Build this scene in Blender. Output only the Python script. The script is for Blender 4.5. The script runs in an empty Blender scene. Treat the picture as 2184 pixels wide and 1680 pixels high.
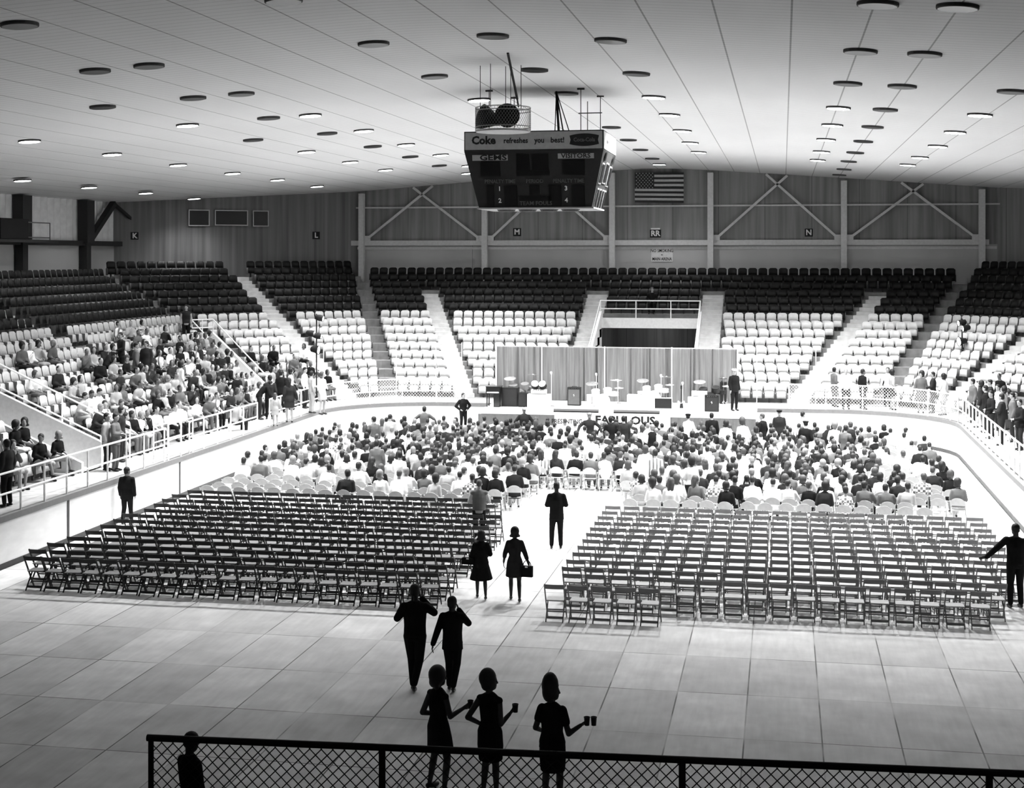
import bpy, bmesh, math, random
import numpy as np
from mathutils import Vector, Matrix, Euler
PI = math.pi
rnd = random.Random(7)
S = bpy.context.scene
COL = S.collection

# ------------------------------------------------------------------ camera
YAW = math.atan(578 / 3100)
CAM = Vector((6.35, 0.0, 7.7))
cd = bpy.data.cameras.new('camera'); cam = bpy.data.objects.new('camera', cd); COL.objects.link(cam)
cam.location = CAM; cam.rotation_euler = (PI / 2, 0, YAW)
cd.sensor_width = 36; cd.lens = 36 * 3100 / 2184; cd.shift_y = -295 / 2184; cd.clip_end = 300; cd.clip_start = .1
S.camera = cam
S.view_settings.view_transform = 'Standard'; S.view_settings.look = 'None'
S.view_settings.gamma = 1.0; S.view_settings.exposure = 0.0
S.view_settings.use_curve_mapping = False
S.cycles.max_bounces = 6; S.cycles.diffuse_bounces = 4; S.cycles.glossy_bounces = 2
S.cycles.sample_clamp_indirect = 6
w = bpy.data.worlds.new('world'); S.world = w; w.use_nodes = True
w.node_tree.nodes['Background'].inputs[0].default_value = (1, 1, 1, 1)
w.node_tree.nodes['Background'].inputs[1].default_value = 0.035
LAMP_W = 8000.0          # one ceiling downlight
STAND_LAMP_W = 900.0    # downlights over the seats
TOWER_W = 900.0         # lamps on the two lighting poles

# measured sight lines of the photograph: used once, to find where things stand
RV = Vector((math.cos(YAW), math.sin(YAW), 0)); FW = Vector((-math.sin(YAW), math.cos(YAW), 0))
def ray(px, py): return RV * ((px - 1092) / 3100) + FW + Vector((0, 0, (545 - py) / 3100))
def at_z(px, py, z): d = ray(px, py); return CAM + d * ((z - CAM.z) / d.z)
def at_y(px, py, y): d = ray(px, py); return CAM + d * (y / d.y)
def at_x(px, py, x): d = ray(px, py); return CAM + d * ((x - CAM.x) / d.x)
def depth(p): return (Vector(p) - CAM).dot(FW)
def ceil_z(x): return 12.36 - .075 * (math.sqrt((x + .3) ** 2 + 4) - 1.2)
def at_ceil(px, py):
    z = 12.0
    for k in range(12): p = at_z(px, py, z); z = ceil_z(p.x)
    return p
def inview(p, m=60):
    q = Vector(p) - CAM; Z = q.dot(FW)
    if Z < 1: return False
    x = 1092 + 3100 * q.dot(RV) / Z; y = 545 - 3100 * q.z / Z
    return -m < x < 2184 + m and -m < y < 1680 + m

# ------------------------------------------------------------------ materials
def mat(name, v, rough=.8, spec=.3, metal=0, build=None, emit=0):
    m = bpy.data.materials.new(name); m.use_nodes = True
    b = m.node_tree.nodes['Principled BSDF']
    b.inputs['Base Color'].default_value = (v, v, v, 1)
    b.inputs['Roughness'].default_value = rough; b.inputs['Specular IOR Level'].default_value = spec
    b.inputs['Metallic'].default_value = metal
    if emit:
        b.inputs['Emission Color'].default_value = (1, 1, 1, 1); b.inputs['Emission Strength'].default_value = emit
    nt = m.node_tree
    if build: build(nt, b)
    elif not emit:   # slight mottle so that no surface is dead flat
        tc = nt.nodes.new('ShaderNodeTexCoord'); n = nt.nodes.new('ShaderNodeTexNoise'); n.inputs['Scale'].default_value = 9
        mr = nt.nodes.new('ShaderNodeMapRange'); mr.inputs[3].default_value = v * .85; mr.inputs[4].default_value = min(1, v * 1.15)
        nt.links.new(tc.outputs['Object'], n.inputs[0]); nt.links.new(n.outputs[0], mr.inputs[0]); nt.links.new(mr.outputs[0], b.inputs['Base Color'])
    return m
def N(nt, t, **kw):
    n = nt.nodes.new(t)
    for k, v in kw.items():
        if k.startswith('i'): n.inputs[int(k[1:])].default_value = v
        else: setattr(n, k, v)
    return n
def math_(nt, op, a, b=None, clamp=False):
    n = nt.nodes.new('ShaderNodeMath'); n.operation = op; n.use_clamp = clamp
    for i, v in enumerate((a, b)):
        if v is None: continue
        if isinstance(v, (int, float)): n.inputs[i].default_value = v
        else: nt.links.new(v, n.inputs[i])
    return n.outputs[0]
def coords(nt):
    g = N(nt, 'ShaderNodeTexCoord'); s = N(nt, 'ShaderNodeSeparateXYZ'); nt.links.new(g.outputs['Object'], s.inputs[0])
    return g.outputs['Object'], s.outputs[0], s.outputs[1], s.outputs[2]
def line_(nt, c, period, width, off=0):   # 1 on a thin line every period
    f = math_(nt, 'FRACT', math_(nt, 'DIVIDE', math_(nt, 'ADD', c, 1000 + off), period))
    return math_(nt, 'LESS_THAN', f, width / period)
def noise_(nt, vec, scale, sc=(1, 1, 1), detail=3):
    mp = N(nt, 'ShaderNodeMapping'); mp.inputs['Scale'].default_value = sc; nt.links.new(vec, mp.inputs[0])
    n = N(nt, 'ShaderNodeTexNoise'); n.inputs['Scale'].default_value = scale; n.inputs['Detail'].default_value = detail
    nt.links.new(mp.outputs[0], n.inputs[0]); return n.outputs[0]
def rng_(nt, v, lo, hi, a=.3, b=.7):
    m = N(nt, 'ShaderNodeMapRange'); m.inputs[1].default_value = a; m.inputs[2].default_value = b
    m.inputs[3].default_value = lo; m.inputs[4].default_value = hi; nt.links.new(v, m.inputs[0]); return m.outputs[0]

def b_floor(nt, b):
    o, x, y, z = coords(nt)
    br = N(nt, 'ShaderNodeTexBrick'); br.offset = 0.0; br.squash = 1
    br.inputs['Scale'].default_value = 1; br.inputs['Brick Width'].default_value = 1.22; br.inputs['Row Height'].default_value = 2.35
    br.inputs['Mortar Size'].default_value = .012; br.inputs['Mortar Smooth'].default_value = 0; br.inputs['Bias'].default_value = 0
    br.inputs['Color1'].default_value = (1, 1, 1, 1); br.inputs['Color2'].default_value = (0, 0, 0, 1); br.inputs['Mortar'].default_value = (.5, .5, .5, 1)
    mp = N(nt, 'ShaderNodeMapping'); mp.inputs['Location'].default_value = (100.4, 101.1, 0); nt.links.new(o, mp.inputs[0]); nt.links.new(mp.outputs[0], br.inputs[0])
    base = rng_(nt, br.outputs['Color'], .60, .82, 0, 1)
    n1 = rng_(nt, noise_(nt, o, 1.3, (1, 1, 1), 5), .84, 1.1)
    n2 = rng_(nt, noise_(nt, o, 2.2, (4, .5, 1), 4), .92, 1.06)
    c = math_(nt, 'MULTIPLY', math_(nt, 'MULTIPLY', base, n1), n2)
    gate = rng_(nt, noise_(nt, o, .45, (1, 1, 1), 2), 0, 1, .42, .55)
    dark = math_(nt, 'SUBTRACT', 1, math_(nt, 'MULTIPLY', math_(nt, 'MULTIPLY', br.outputs['Fac'], math_(nt, 'ADD', gate, .35)), .62), True)
    nt.links.new(math_(nt, 'MULTIPLY', c, dark), b.inputs['Base Color'])
def b_ceil(nt, b):
    o, x, y, z = coords(nt)
    a = line_(nt, x, 1.33, .035, .33); l = line_(nt, y, .305, .05)
    c = math_(nt, 'SUBTRACT', .80, math_(nt, 'MULTIPLY', a, .42))
    c = math_(nt, 'SUBTRACT', c, math_(nt, 'MULTIPLY', l, .13))
    c = math_(nt, 'MULTIPLY', c, rng_(nt, noise_(nt, o, .5, (1, .3, 1), 2), .96, 1.03))
    nt.links.new(c, b.inputs['Base Color'])
def b_panel(v, seam=2.4, sc=(6, 6, .25), lo=.7):
    def f(nt, b):
        o, x, y, z = coords(nt)
        n = rng_(nt, noise_(nt, o, .7, sc, 4), v * lo, v * 1.15)
        l = line_(nt, x, seam, .04, .2)
        nt.links.new(math_(nt, 'MULTIPLY', n, math_(nt, 'SUBTRACT', 1, math_(nt, 'MULTIPLY', l, .4))), b.inputs['Base Color'])
    return f
def b_board(nt, b):
    o, x, y, z = coords(nt)
    n = rng_(nt, noise_(nt, o, 1.2, (1, 1, 3), 4), .74, .88)
    nt.links.new(n, b.inputs['Base Color'])
def b_mott(v, lo=.75, hi=1.2, sc=3, st=(1, 1, 1)):
    def f(nt, b):
        o, x, y, z = coords(nt)
        nt.links.new(rng_(nt, noise_(nt, o, sc, st, 5), v * lo, min(1, v * hi)), b.inputs['Base Color'])
    return f
def b_check(nt, b):
    o, x, y, z = coords(nt); c = N(nt, 'ShaderNodeTexChecker'); c.inputs['Scale'].default_value = 14
    c.inputs[1].default_value = (.75, .75, .75, 1); c.inputs[2].default_value = (.12, .12, .12, 1)
    nt.links.new(o, c.inputs[0]); nt.links.new(c.outputs[0], b.inputs['Base Color'])
def b_stripe(nt, b):
    o, x, y, z = coords(nt)
    nt.links.new(math_(nt, 'SUBTRACT', .8, math_(nt, 'MULTIPLY', line_(nt, x, .11, .045), .65)), b.inputs['Base Color'])

M = dict(
    floor=mat('floor_sheets', .75, .55, .25, build=b_floor), ceiling=mat('ceiling_tiles', .8, .9, .1, build=b_ceil),
    far_panel=mat('far_wall_panel', .3, build=b_panel(.24)), low_wall=mat('pale_wall_board', .42, build=b_panel(.48, 30, (.3, .3, .1), .85)),
    corner_wall=mat('corner_wall_boards', .3, build=b_panel(.20, 50, (5, 5, .15), .6)),
    corrugated=mat('corrugated_sheet', .5, .5, .4, build=b_mott(.9, .9, 1.08)), dark_steel=mat('dark_steel', .03, .6, .3),
    light_steel=mat('grey_painted_steel', .62, .6, .3), board=mat('rink_board_white', .85, .35, .4, build=b_board),
    kick=mat('dark_kick_strip', .06), cap=mat('board_top_rail', .16), rail=mat('white_pipe', .92, .4, .4), white=mat('white_paint', .9, .6, .3),
    concrete=mat('concrete', .4, .9, .15, build=b_mott(.22, .8, 1.15)), step_paint=mat('painted_aisle_steps', .6, .8, .2, build=b_mott(.62, .85, 1.1)), walkway=mat('walkway_concrete', .6, .9, .15, build=b_mott(.45, .8, 1.1)),
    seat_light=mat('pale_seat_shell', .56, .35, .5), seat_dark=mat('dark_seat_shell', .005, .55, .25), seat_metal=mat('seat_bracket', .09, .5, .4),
    chair_dark=mat('backlit_chair_wood', .018, .6, .3), chair_pale=mat('glare_chair_wood', .17, .6, .3), chair_seat=mat('worn_chair_seat', .16, .5, .4),  # one wood in two tones: backlit shade left, glare right, put in the colour
    chair_metal=mat('tan_metal_chair', .42, .45, .5), black=mat('black_paint', .012, .6, .25), black_gloss=mat('black_gloss', .01, .25, .5),
    mid=mat('mid_grey', .18), pale=mat('pale_grey', .5), grill=mat('speaker_cloth', .03, .9, .1), grey_cloth=mat('grey_speaker_cloth', .12, .95, .05),
    curtain=mat('curtain_cloth', .3, .9, .1, build=b_mott(.22, .75, 1.2, 2, (8, 8, .3))), skirt=mat('stage_skirt_cloth', .13, .95, .05), stage=mat('stage_top', .85),
    chrome=mat('chrome', .6, .15, .5, 1), ink=mat('black_ink', .01), cymbal=mat('cymbal_brass', .8, .25, .5, .8),
    board_face=mat('scoreboard_face', .018, .6, .3), board_window=mat('scoreboard_dark_window', .004, .3, .4), banner=mat('banner_panel', .32, .7, .2),
    dim_text=mat('dim_lettering', .09), label_strip=mat('name_strip', .3), lit_banner=mat('lit_side_banner', .85), fix_dark=mat('unlit_recess', .008, .3, .5),  # side banner: bright copy of the front panel, its light put into colour
    fix_lit=mat('lit_downlight', 1, emit=14), fix_ring=mat('downlight_ring', .05), lens=mat('lamp_lens', 1, emit=25), cage=mat('wire_cage', .25, .5, .5),
    flag_dark=mat('flag_dark_cloth', .035, .9, .1), flag_light=mat('flag_light_cloth', .45, .9, .1), sign_light=mat('pale_sign', .75), sign_dark=mat('dark_sign', .015),
    deep=mat('vomitory_inner_wall', .12, build=b_panel(.13, 1.6)), skin=mat('skin', .34, .6, .3), skin_tan=mat('skin_in_shadow_tone', .16, .6, .3), skin_dark=mat('silhouette_toned_skin', .03, .6, .3),  # two darker skins put shadow and backlit silhouette tone into the colour
    hair_black=mat('black_hair', .01, .6, .3), hair_brown=mat('brown_hair', .016, .6, .3), hair_mid=mat('light_brown_hair', .05, .6, .3), hair_fair=mat('fair_hair', .2, .6, .3),
    c_white=mat('white_cloth', .82, .9, .1), c_light=mat('light_grey_cloth', .36, .9, .1), c_mid=mat('mid_grey_cloth', .11, .9, .1), c_dark=mat('dark_cloth', .022, .9, .1),
    c_black=mat('black_cloth', .01, .9, .1), c_check=mat('checked_cloth', .4, build=b_check), c_stripe=mat('striped_cloth', .6, build=b_stripe), shoe=mat('dark_shoe', .012, .4, .4), eye=mat('eye', .01),
)

# ------------------------------------------------------------------ mesh helpers
def tag(o, label=None, cat=None, group=None, kind=None):
    if label: o['label'] = label
    if cat: o['category'] = cat
    if group: o['group'] = group
    if kind: o['kind'] = kind
    return o
def mk(name, bm, m, parent=None, smooth=False, loc=None, rot=None):
    me = bpy.data.meshes.new(name)
    if isinstance(bm, bpy.types.Mesh): me = bm
    else:
        bmesh.ops.recalc_face_normals(bm, faces=bm.faces); bm.to_mesh(me); bm.free()
        for mm in (m if isinstance(m, (list, tuple)) else [m]): me.materials.append(mm)
        if smooth:
            for p in me.polygons: p.use_smooth = True
    o = bpy.data.objects.new(name, me); COL.objects.link(o)
    if parent is not None: o.parent = parent
    if loc is not None: o.location = loc
    if rot is not None: o.rotation_euler = rot
    return o
def empty(name, loc=(0, 0, 0), rz=0, label=None, cat=None, group=None):
    o = bpy.data.objects.new(name, None); COL.objects.link(o); o.location = loc; o.rotation_euler = (0, 0, rz); o.empty_display_size = .1
    return tag(o, label, cat, group)
def struct(name, bm, m, smooth=False): return tag(mk(name, bm, m, None, smooth), kind='structure')
def NB(): return bmesh.new()
def box(bm, x0, x1, y0, y1, z0, z1, mi=0, mtx=None):
    vs = [bm.verts.new((x, y, z)) for z in (z0, z1) for y in (y0, y1) for x in (x0, x1)]
    if mtx is not None:
        for v in vs: v.co = mtx @ v.co
    for f in ((0, 2, 3, 1), (4, 5, 7, 6), (0, 1, 5, 4), (1, 3, 7, 5), (3, 2, 6, 7), (2, 0, 4, 6)):
        bm.faces.new([vs[i] for i in f]).material_index = mi
    return bm
def prism(bm, poly, z0, z1, mi=0):      # poly of (x, y); z0/z1 number or list
    n = len(poly); a = z0 if isinstance(z0, (list, tuple)) else [z0] * n; c = z1 if isinstance(z1, (list, tuple)) else [z1] * n
    lo = [bm.verts.new((p[0], p[1], a[i])) for i, p in enumerate(poly)]; hi = [bm.verts.new((p[0], p[1], c[i])) for i, p in enumerate(poly)]
    bm.faces.new(lo[::-1]).material_index = mi; bm.faces.new(hi).material_index = mi
    for i in range(n):
        j = (i + 1) % n; bm.faces.new((lo[i], lo[j], hi[j], hi[i])).material_index = mi
    return bm
def frame(d):
    d = Vector(d).normalized(); u = Vector((0, 0, 1)) if abs(d.z) < .95 else Vector((0, 1, 0))
    s = d.cross(u).normalized(); return s, s.cross(d).normalized(), d
def bar(bm, p0, p1, r, n=6, r1=None, mi=0, caps=True):
    p0 = Vector(p0); p1 = Vector(p1)
    if (p1 - p0).length < 1e-6: return bm
    s, u, d = frame(p1 - p0); r1 = r if r1 is None else r1
    A = [bm.verts.new(p0 + (s * math.cos(2 * PI * k / n) + u * math.sin(2 * PI * k / n)) * r) for k in range(n)]
    B = [bm.verts.new(p1 + (s * math.cos(2 * PI * k / n) + u * math.sin(2 * PI * k / n)) * r1) for k in range(n)]
    for k in range(n): bm.faces.new((A[k], A[(k + 1) % n], B[(k + 1) % n], B[k])).material_index = mi
    if caps: bm.faces.new(A[::-1]).material_index = mi; bm.faces.new(B).material_index = mi
    return bm
def beam(bm, p0, p1, w_, h_, mi=0):       # rectangular bar, w_ sideways, h_ up
    p0 = Vector(p0); p1 = Vector(p1); s, u, d = frame(p1 - p0)
    m = Matrix(((s.x, d.x, u.x, p0.x), (s.y, d.y, u.y, p0.y), (s.z, d.z, u.z, p0.z), (0, 0, 0, 1)))
    return box(bm, -w_ / 2, w_ / 2, 0, (p1 - p0).length, -h_ / 2, h_ / 2, mi, m)
def lathe(bm, prof, n=16, c=(0, 0, 0), mtx=None, mi=0):
    rings = []
    for r, z in prof:
        ring = []
        for k in range(n):
            v = Vector((r * math.cos(2 * PI * k / n), r * math.sin(2 * PI * k / n), z))
            if mtx is not None: v = mtx @ v
            ring.append(bm.verts.new(v + Vector(c)))
        rings.append(ring)
    for a, b in zip(rings, rings[1:]):
        for k in range(n): bm.faces.new((a[k], a[(k + 1) % n], b[(k + 1) % n], b[k])).material_index = mi
    bm.faces.new(rings[0][::-1]).material_index = mi; bm.faces.new(rings[-1]).material_index = mi
    return bm
def ell(bm, c, rx, ry, rz, rot=None, u=12, v=8):
    m = Matrix.Translation(Vector(c)) @ (rot.to_matrix().to_4x4() if rot else Matrix()) @ Matrix.Diagonal((rx, ry, rz, 1))
    bmesh.ops.create_uvsphere(bm, u_segments=u, v_segments=v, radius=1, matrix=m); return bm
def cap_(bm, p0, r0, p1, r1, n=10):
    p0 = Vector(p0); p1 = Vector(p1); s, u, d = frame(p1 - p0) if (p1 - p0).length > 1e-5 else frame((0, 0, 1))
    rings = []
    for a in (-90, -60, -30, 0): t = math.radians(a); rings.append((p0 + d * r0 * math.sin(t), r0 * math.cos(t)))
    for a in (0, 30, 60, 90): t = math.radians(a); rings.append((p1 + d * r1 * math.sin(t), r1 * math.cos(t)))
    V = []
    for c, r in rings: V.append([bm.verts.new(c + (s * math.cos(2 * PI * k / n) + u * math.sin(2 * PI * k / n)) * max(r, 1e-4)) for k in range(n)])
    for a, b in zip(V, V[1:]):
        for k in range(n): bm.faces.new((a[k], a[(k + 1) % n], b[(k + 1) % n], b[k]))
    bm.faces.new(V[0][::-1]); bm.faces.new(V[-1]); return bm
def loft(bm, secs, side=Vector((1, 0, 0)), n=16):       # secs: (centre, half width, half depth)
    P = [Vector(s[0]) for s in secs]; V = []
    for i, (c, rx, ry) in enumerate(secs):
        d = (P[min(i + 1, len(P) - 1)] - P[max(i - 1, 0)]).normalized()
        f = d.cross(side).normalized(); sd = f.cross(d).normalized()
        V.append([bm.verts.new(P[i] + sd * rx * math.cos(2 * PI * k / n) + f * ry * math.sin(2 * PI * k / n)) for k in range(n)])
    for a, b in zip(V, V[1:]):
        for k in range(n): bm.faces.new((a[k], a[(k + 1) % n], b[(k + 1) % n], b[k]))
    bm.faces.new(V[0][::-1]); bm.faces.new(V[-1]); return bm
def text(s, size, m, parent, loc, rot, name='lettering', bold=0, ex=.006, sx=1):
    c = bpy.data.curves.new(name, 'FONT'); c.body = s; c.size = size; c.align_x = 'CENTER'; c.align_y = 'CENTER'; c.extrude = ex; c.offset = bold; c.resolution_u = 2
    o = bpy.data.objects.new('t', c); COL.objects.link(o)
    me = bpy.data.meshes.new_from_object(o.evaluated_get(bpy.context.evaluated_depsgraph_get()))
    bpy.data.objects.remove(o); me.name = name; me.materials.clear(); me.materials.append(m)
    r = bpy.data.objects.new(name, me); COL.objects.link(r); r.parent = parent; r.location = loc; r.rotation_euler = rot; r.scale = (sx, 1, 1)
    return r
def copy_tree(o, parent=None):
    c = o.copy(); COL.objects.link(c)
    if parent is not None: c.parent = parent
    for ch in o.children: copy_tree(ch, c)
    return c
def mesh_link(bm, w_, h_, cell, r, mtx):     # woven wire: two sets of crossing diagonals in a w_ x h_ field
    for sgn in (1, -1):
        k = -h_
        while k < w_:
            x0, x1 = k, k + h_; z0, z1 = 0.0, h_
            if x0 < 0: z0 = -x0; x0 = 0
            if x1 > w_: z1 = h_ - (x1 - w_); x1 = w_
            if x1 - x0 > .01:
                a, b = (Vector((x0, 0, z0)), Vector((x1, 0, z1))) if sgn > 0 else (Vector((x0, .004, h_ - z0)), Vector((x1, .004, h_ - z1)))
                bar(bm, mtx @ a, mtx @ b, r, 4, caps=False)
            k += cell
    return bm
_U = 'zero one two three four five six seven eight nine ten eleven twelve thirteen fourteen fifteen sixteen seventeen eighteen nineteen'.split()
_T = {2: 'twenty', 3: 'thirty', 4: 'forty', 5: 'fifty', 6: 'sixty', 7: 'seventy', 8: 'eighty', 9: 'ninety'}
_O = {'one': 'first', 'two': 'second', 'three': 'third', 'five': 'fifth', 'eight': 'eighth', 'nine': 'ninth', 'twelve': 'twelfth'}
def ordw(n):
    def o(x): return _O.get(x, x + 'th')
    if n < 20: return o(_U[n])
    if n >= 100: return 'hundredth' if n == 100 else 'hundred-and-' + ordw(n - 100)
    t, u = divmod(n, 10); return (_T[t][:-1] + 'ieth') if u == 0 else _T[t] + '-' + o(_U[u])

class Batch:      # many copies of small meshes gathered into one mesh
    def __init__(s): s.v = []; s.l = []; s.t = []; s.m = []; s.nv = 0
    @staticmethod
    def arr(me):
        v = np.empty(len(me.vertices) * 3); me.vertices.foreach_get('co', v)
        l = np.empty(len(me.loops), int); me.loops.foreach_get('vertex_index', l)
        t = np.empty(len(me.polygons), int); me.polygons.foreach_get('loop_total', t)
        return v.reshape(-1, 3), l, t
    def add(s, a, mtx, mi):
        v, l, t = a; A = np.array(mtx)
        s.v.append(v @ A[:3, :3].T + A[:3, 3]); s.l.append(l + s.nv); s.t.append(t); s.m.append(np.full(len(t), mi)); s.nv += len(v)
    def build(s, name, mats, smooth=True):
        v = np.concatenate(s.v); l = np.concatenate(s.l); t = np.concatenate(s.t); mi = np.concatenate(s.m)
        me = bpy.data.meshes.new(name); me.vertices.add(len(v)); me.vertices.foreach_set('co', v.ravel())
        me.loops.add(len(l)); me.loops.foreach_set('vertex_index', l)
        me.polygons.add(len(t)); me.polygons.foreach_set('loop_start', np.concatenate(([0], np.cumsum(t)[:-1]))); me.polygons.foreach_set('loop_total', t)
        for m in mats: me.materials.append(m)
        me.polygons.foreach_set('material_index', mi); me.polygons.foreach_set('use_smooth', np.full(len(t), smooth))
        me.update(calc_edges=True); me.validate()
        o = bpy.data.objects.new(name, me); COL.objects.link(o); return o
# ------------------------------------------------------------------ people
def remesh(bm, voxel, name, it=4):
    me = bpy.data.meshes.new('t'); bm.to_mesh(me); bm.free()
    o = bpy.data.objects.new('t', me); COL.objects.link(o)
    md = o.modifiers.new('r', 'REMESH'); md.mode = 'VOXEL'; md.voxel_size = voxel; md.use_smooth_shade = True
    if it: sm = o.modifiers.new('s', 'SMOOTH'); sm.factor = .5; sm.iterations = it
    r = bpy.data.meshes.new_from_object(o.evaluated_get(bpy.context.evaluated_depsgraph_get())); r.name = name
    bpy.data.objects.remove(o); bpy.data.meshes.remove(me)
    r.materials.clear(); r.materials.append(M['c_mid']); return r
def V3(*a): return Vector(a)
def stand(fem=False, **k):
    s = .148 if fem else .176
    J = dict(pel=V3(0, 0, .93), wai=V3(0, 0, 1.07), che=V3(0, 0, 1.27), nek=V3(0, -.01, 1.47), head=V3(0, .02, 1.615),
             shL=V3(-s, -.01, 1.375), shR=V3(s, -.01, 1.375), elL=V3(-s - .05, -.03, 1.12), elR=V3(s + .05, -.03, 1.12), wrL=V3(-s - .05, .05, .88), wrR=V3(s + .05, .05, .88),
             hiL=V3(-.09, 0, .90), hiR=V3(.09, 0, .90), knL=V3(-.10, .03, .49), knR=V3(.10, .03, .49), anL=V3(-.11, -.01, .085), anR=V3(.11, -.01, .085),
             fem=fem, seated=False, hy=0, hp=0, hdL=V3(0, .1, -1), hdR=V3(0, .1, -1))
    J.update({a: (V3(*b) if isinstance(b, tuple) else b) for a, b in k.items()}); return J
def sit(fem=False, lean=.04, tilt=0, **k):
    s = .148 if fem else .176; z = .50
    L = lambda h: V3(tilt * h, -.02 + lean * h * 2.2, z + h)
    J = dict(pel=L(.03), wai=L(.16), che=L(.35), nek=L(.55), head=L(.55) + V3(tilt * .1, .03, .145),
             shL=L(.455) + V3(-s, 0, 0), shR=L(.455) + V3(s, 0, 0), elL=L(.22) + V3(-s - .06, .02, 0), elR=L(.22) + V3(s + .06, .02, 0),
             wrL=V3(-.09, .27, .64), wrR=V3(.09, .27, .64), hiL=V3(-.09, .0, .50), hiR=V3(.09, .0, .50), knL=V3(-.12, .43, .50), knR=V3(.12, .43, .50),
             anL=V3(-.12, .40, .085), anR=V3(.12, .43, .085), fem=fem, seated=True, hy=0, hp=0, hdL=V3(.5, 1, -.2), hdR=V3(-.5, 1, -.2))
    J.update({a: (V3(*b) if isinstance(b, tuple) else b) for a, b in k.items()}); return J
def hrot(J): return Euler((J['hp'], 0, J['hy']))
HS = 1.09    # head a touch larger than the canon, as hair and hats make it read
def hand(bm, wr, d, side, curl=.5, detail=True):
    d = Vector(d).normalized(); n = V3(side, 0, 0); n = (n - d * n.dot(d))
    n = n.normalized() if n.length > .1 else V3(0, 0, 1)
    a = d.cross(n).normalized()            # across the palm; +a is the thumb side for forward
    if a.y < 0 or (abs(a.y) < .2 and a.z < 0): a = -a
    for t in (-.026, -.009, .009, .026):
        cap_(bm, wr + a * t * .8 + d * .01, .014, wr + a * t + d * .085, .013, 8)
    if not detail: cap_(bm, wr + d * .08, .024, wr + d * .15, .018, 8); cap_(bm, wr + d * .03 + a * .03, .013, wr + d * .09 + a * .055, .010, 6); return
    for t, L in ((-.030, .060), (-.011, .078), (.010, .082), (.030, .074)):
        b = wr + a * t + d * .085; d1 = (d - n * curl * .6).normalized(); d2 = (d - n * curl * 1.6).normalized()
        m_ = b + d1 * L * .55; cap_(bm, b, .0092, m_, .0085, 8); cap_(bm, m_, .0085, m_ + d2 * L * .5, .0072, 8)
    b = wr + a * .030 + d * .03; t1 = (d * .7 + a * .8 - n * curl * .3).normalized(); t2 = (d + a * .25 - n * curl * .6).normalized()
    cap_(bm, b, .013, b + t1 * .042, .0105, 8); cap_(bm, b + t1 * .042, .0105, b + t1 * .042 + t2 * .034, .0085, 8)
def torso(bm, J, g=0, hem=None, top=True, flat=0):
    f = J['fem']; P = J['pel']; W = J['wai']; C = J['che']; K = J['nek']; sd = (J['shR'] - J['shL']).normalized()
    A = [(P + (P - W).normalized() * .10, .15 + g, .105 + g), (P, (.175 if f else .165) + g, .12 + g), (W, (.125 if f else .148) + g + flat, .095 + g),
         (C, (.148 if f else .172) + g, (.12 if f else .122) + g), (C.lerp(K, .5), (.145 if f else .17) + g, .10 + g * .8), (C.lerp(K, .78), .115 + g, .078 + g * .6), (K, .058 + g * .6, .058 + g * .6)]
    if hem: A = hem + A[1:]
    if not top: A = A[:3]
    loft(bm, A, sd)
    if top:
        up = C.lerp(K, .50)
        for s in 'LR':
            cap_(bm, up.lerp(J['sh' + s], .25), .07 + g * .6, J['sh' + s], (.046 if f else .054) + g * .8)
            cap_(bm, K - V3(0, 0, .02), .045 + g * .5, C.lerp(K, .6).lerp(J['sh' + s], .75) + V3(0, 0, .01), .042 + g * .5)
def body(J, voxel=.012, detail=False):
    bm = NB(); f = J['fem']; torso(bm, J); H = J['head']; R = hrot(J).to_matrix()
    cap_(bm, J['nek'] - V3(0, 0, .03), .062 if not f else .052, H - R @ V3(0, .03, .05), .055 if not f else .046)
    ell(bm, H + R @ V3(0, -.005, .02), .080, .096, .104, hrot(J), 16, 10); ell(bm, H + R @ V3(0, .022, -.048), .060, .066, .075, hrot(J), 14, 8)
    ell(bm, H + R @ V3(0, .055, -.088), .026, .024, .022, hrot(J))                        # chin
    cap_(bm, H + R @ V3(0, .082, .02), .010, H + R @ V3(0, .100, -.018), .014, 8)          # nose
    cap_(bm, H + R @ V3(-.020, .078, -.055), .009, H + R @ V3(.020, .078, -.055), .009, 8)  # lips
    cap_(bm, H + R @ V3(-.034, .076, .032), .010, H + R @ V3(.034, .076, .032), .010, 8)    # brow
    for sx in (-1, 1): ell(bm, H + R @ V3(sx * .076, -.005, -.005), .012, .02, .032, hrot(J), 8, 6)
    for s, sx in (('L', -1), ('R', 1)):
        q = .98 if f else 1.06
        cap_(bm, J['sh' + s], .050 * q, J['el' + s], .043 * q); cap_(bm, J['el' + s], .043 * q, J['wr' + s], .029 * q)
        hand(bm, J['wr' + s], J['hd' + s], sx, J.get('curl' + s, .5), detail)
        cap_(bm, J['hi' + s], .086, J['kn' + s], .055); m_ = J['kn' + s].lerp(J['an' + s], .3)
        cap_(bm, J['kn' + s], .052, m_, .054); cap_(bm, m_, .054, J['an' + s], .033)
        foot(bm, J, s, .0)
    return remesh(bm, voxel, 'body')
def foot(bm, J, s, g, heel=0):
    an = J['an' + s]; fd = J.get('fd' + s) or V3(0, 1, 0); fd = Vector(fd).normalized(); z = an.z - .085; tz = z + .03 + g
    pitch = J.get('tip' + s, 0)   # heel raised in mid-stride
    cap_(bm, V3(an.x, an.y, z + .055 + heel) - fd * .035, .030 + g, V3(an.x, an.y, tz - pitch) + fd * .09, .036 + g)
    cap_(bm, V3(an.x, an.y, tz - pitch) + fd * .09, .036 + g, V3(an.x, an.y, tz - .004 - pitch) + fd * .155, .024 + g)
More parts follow.
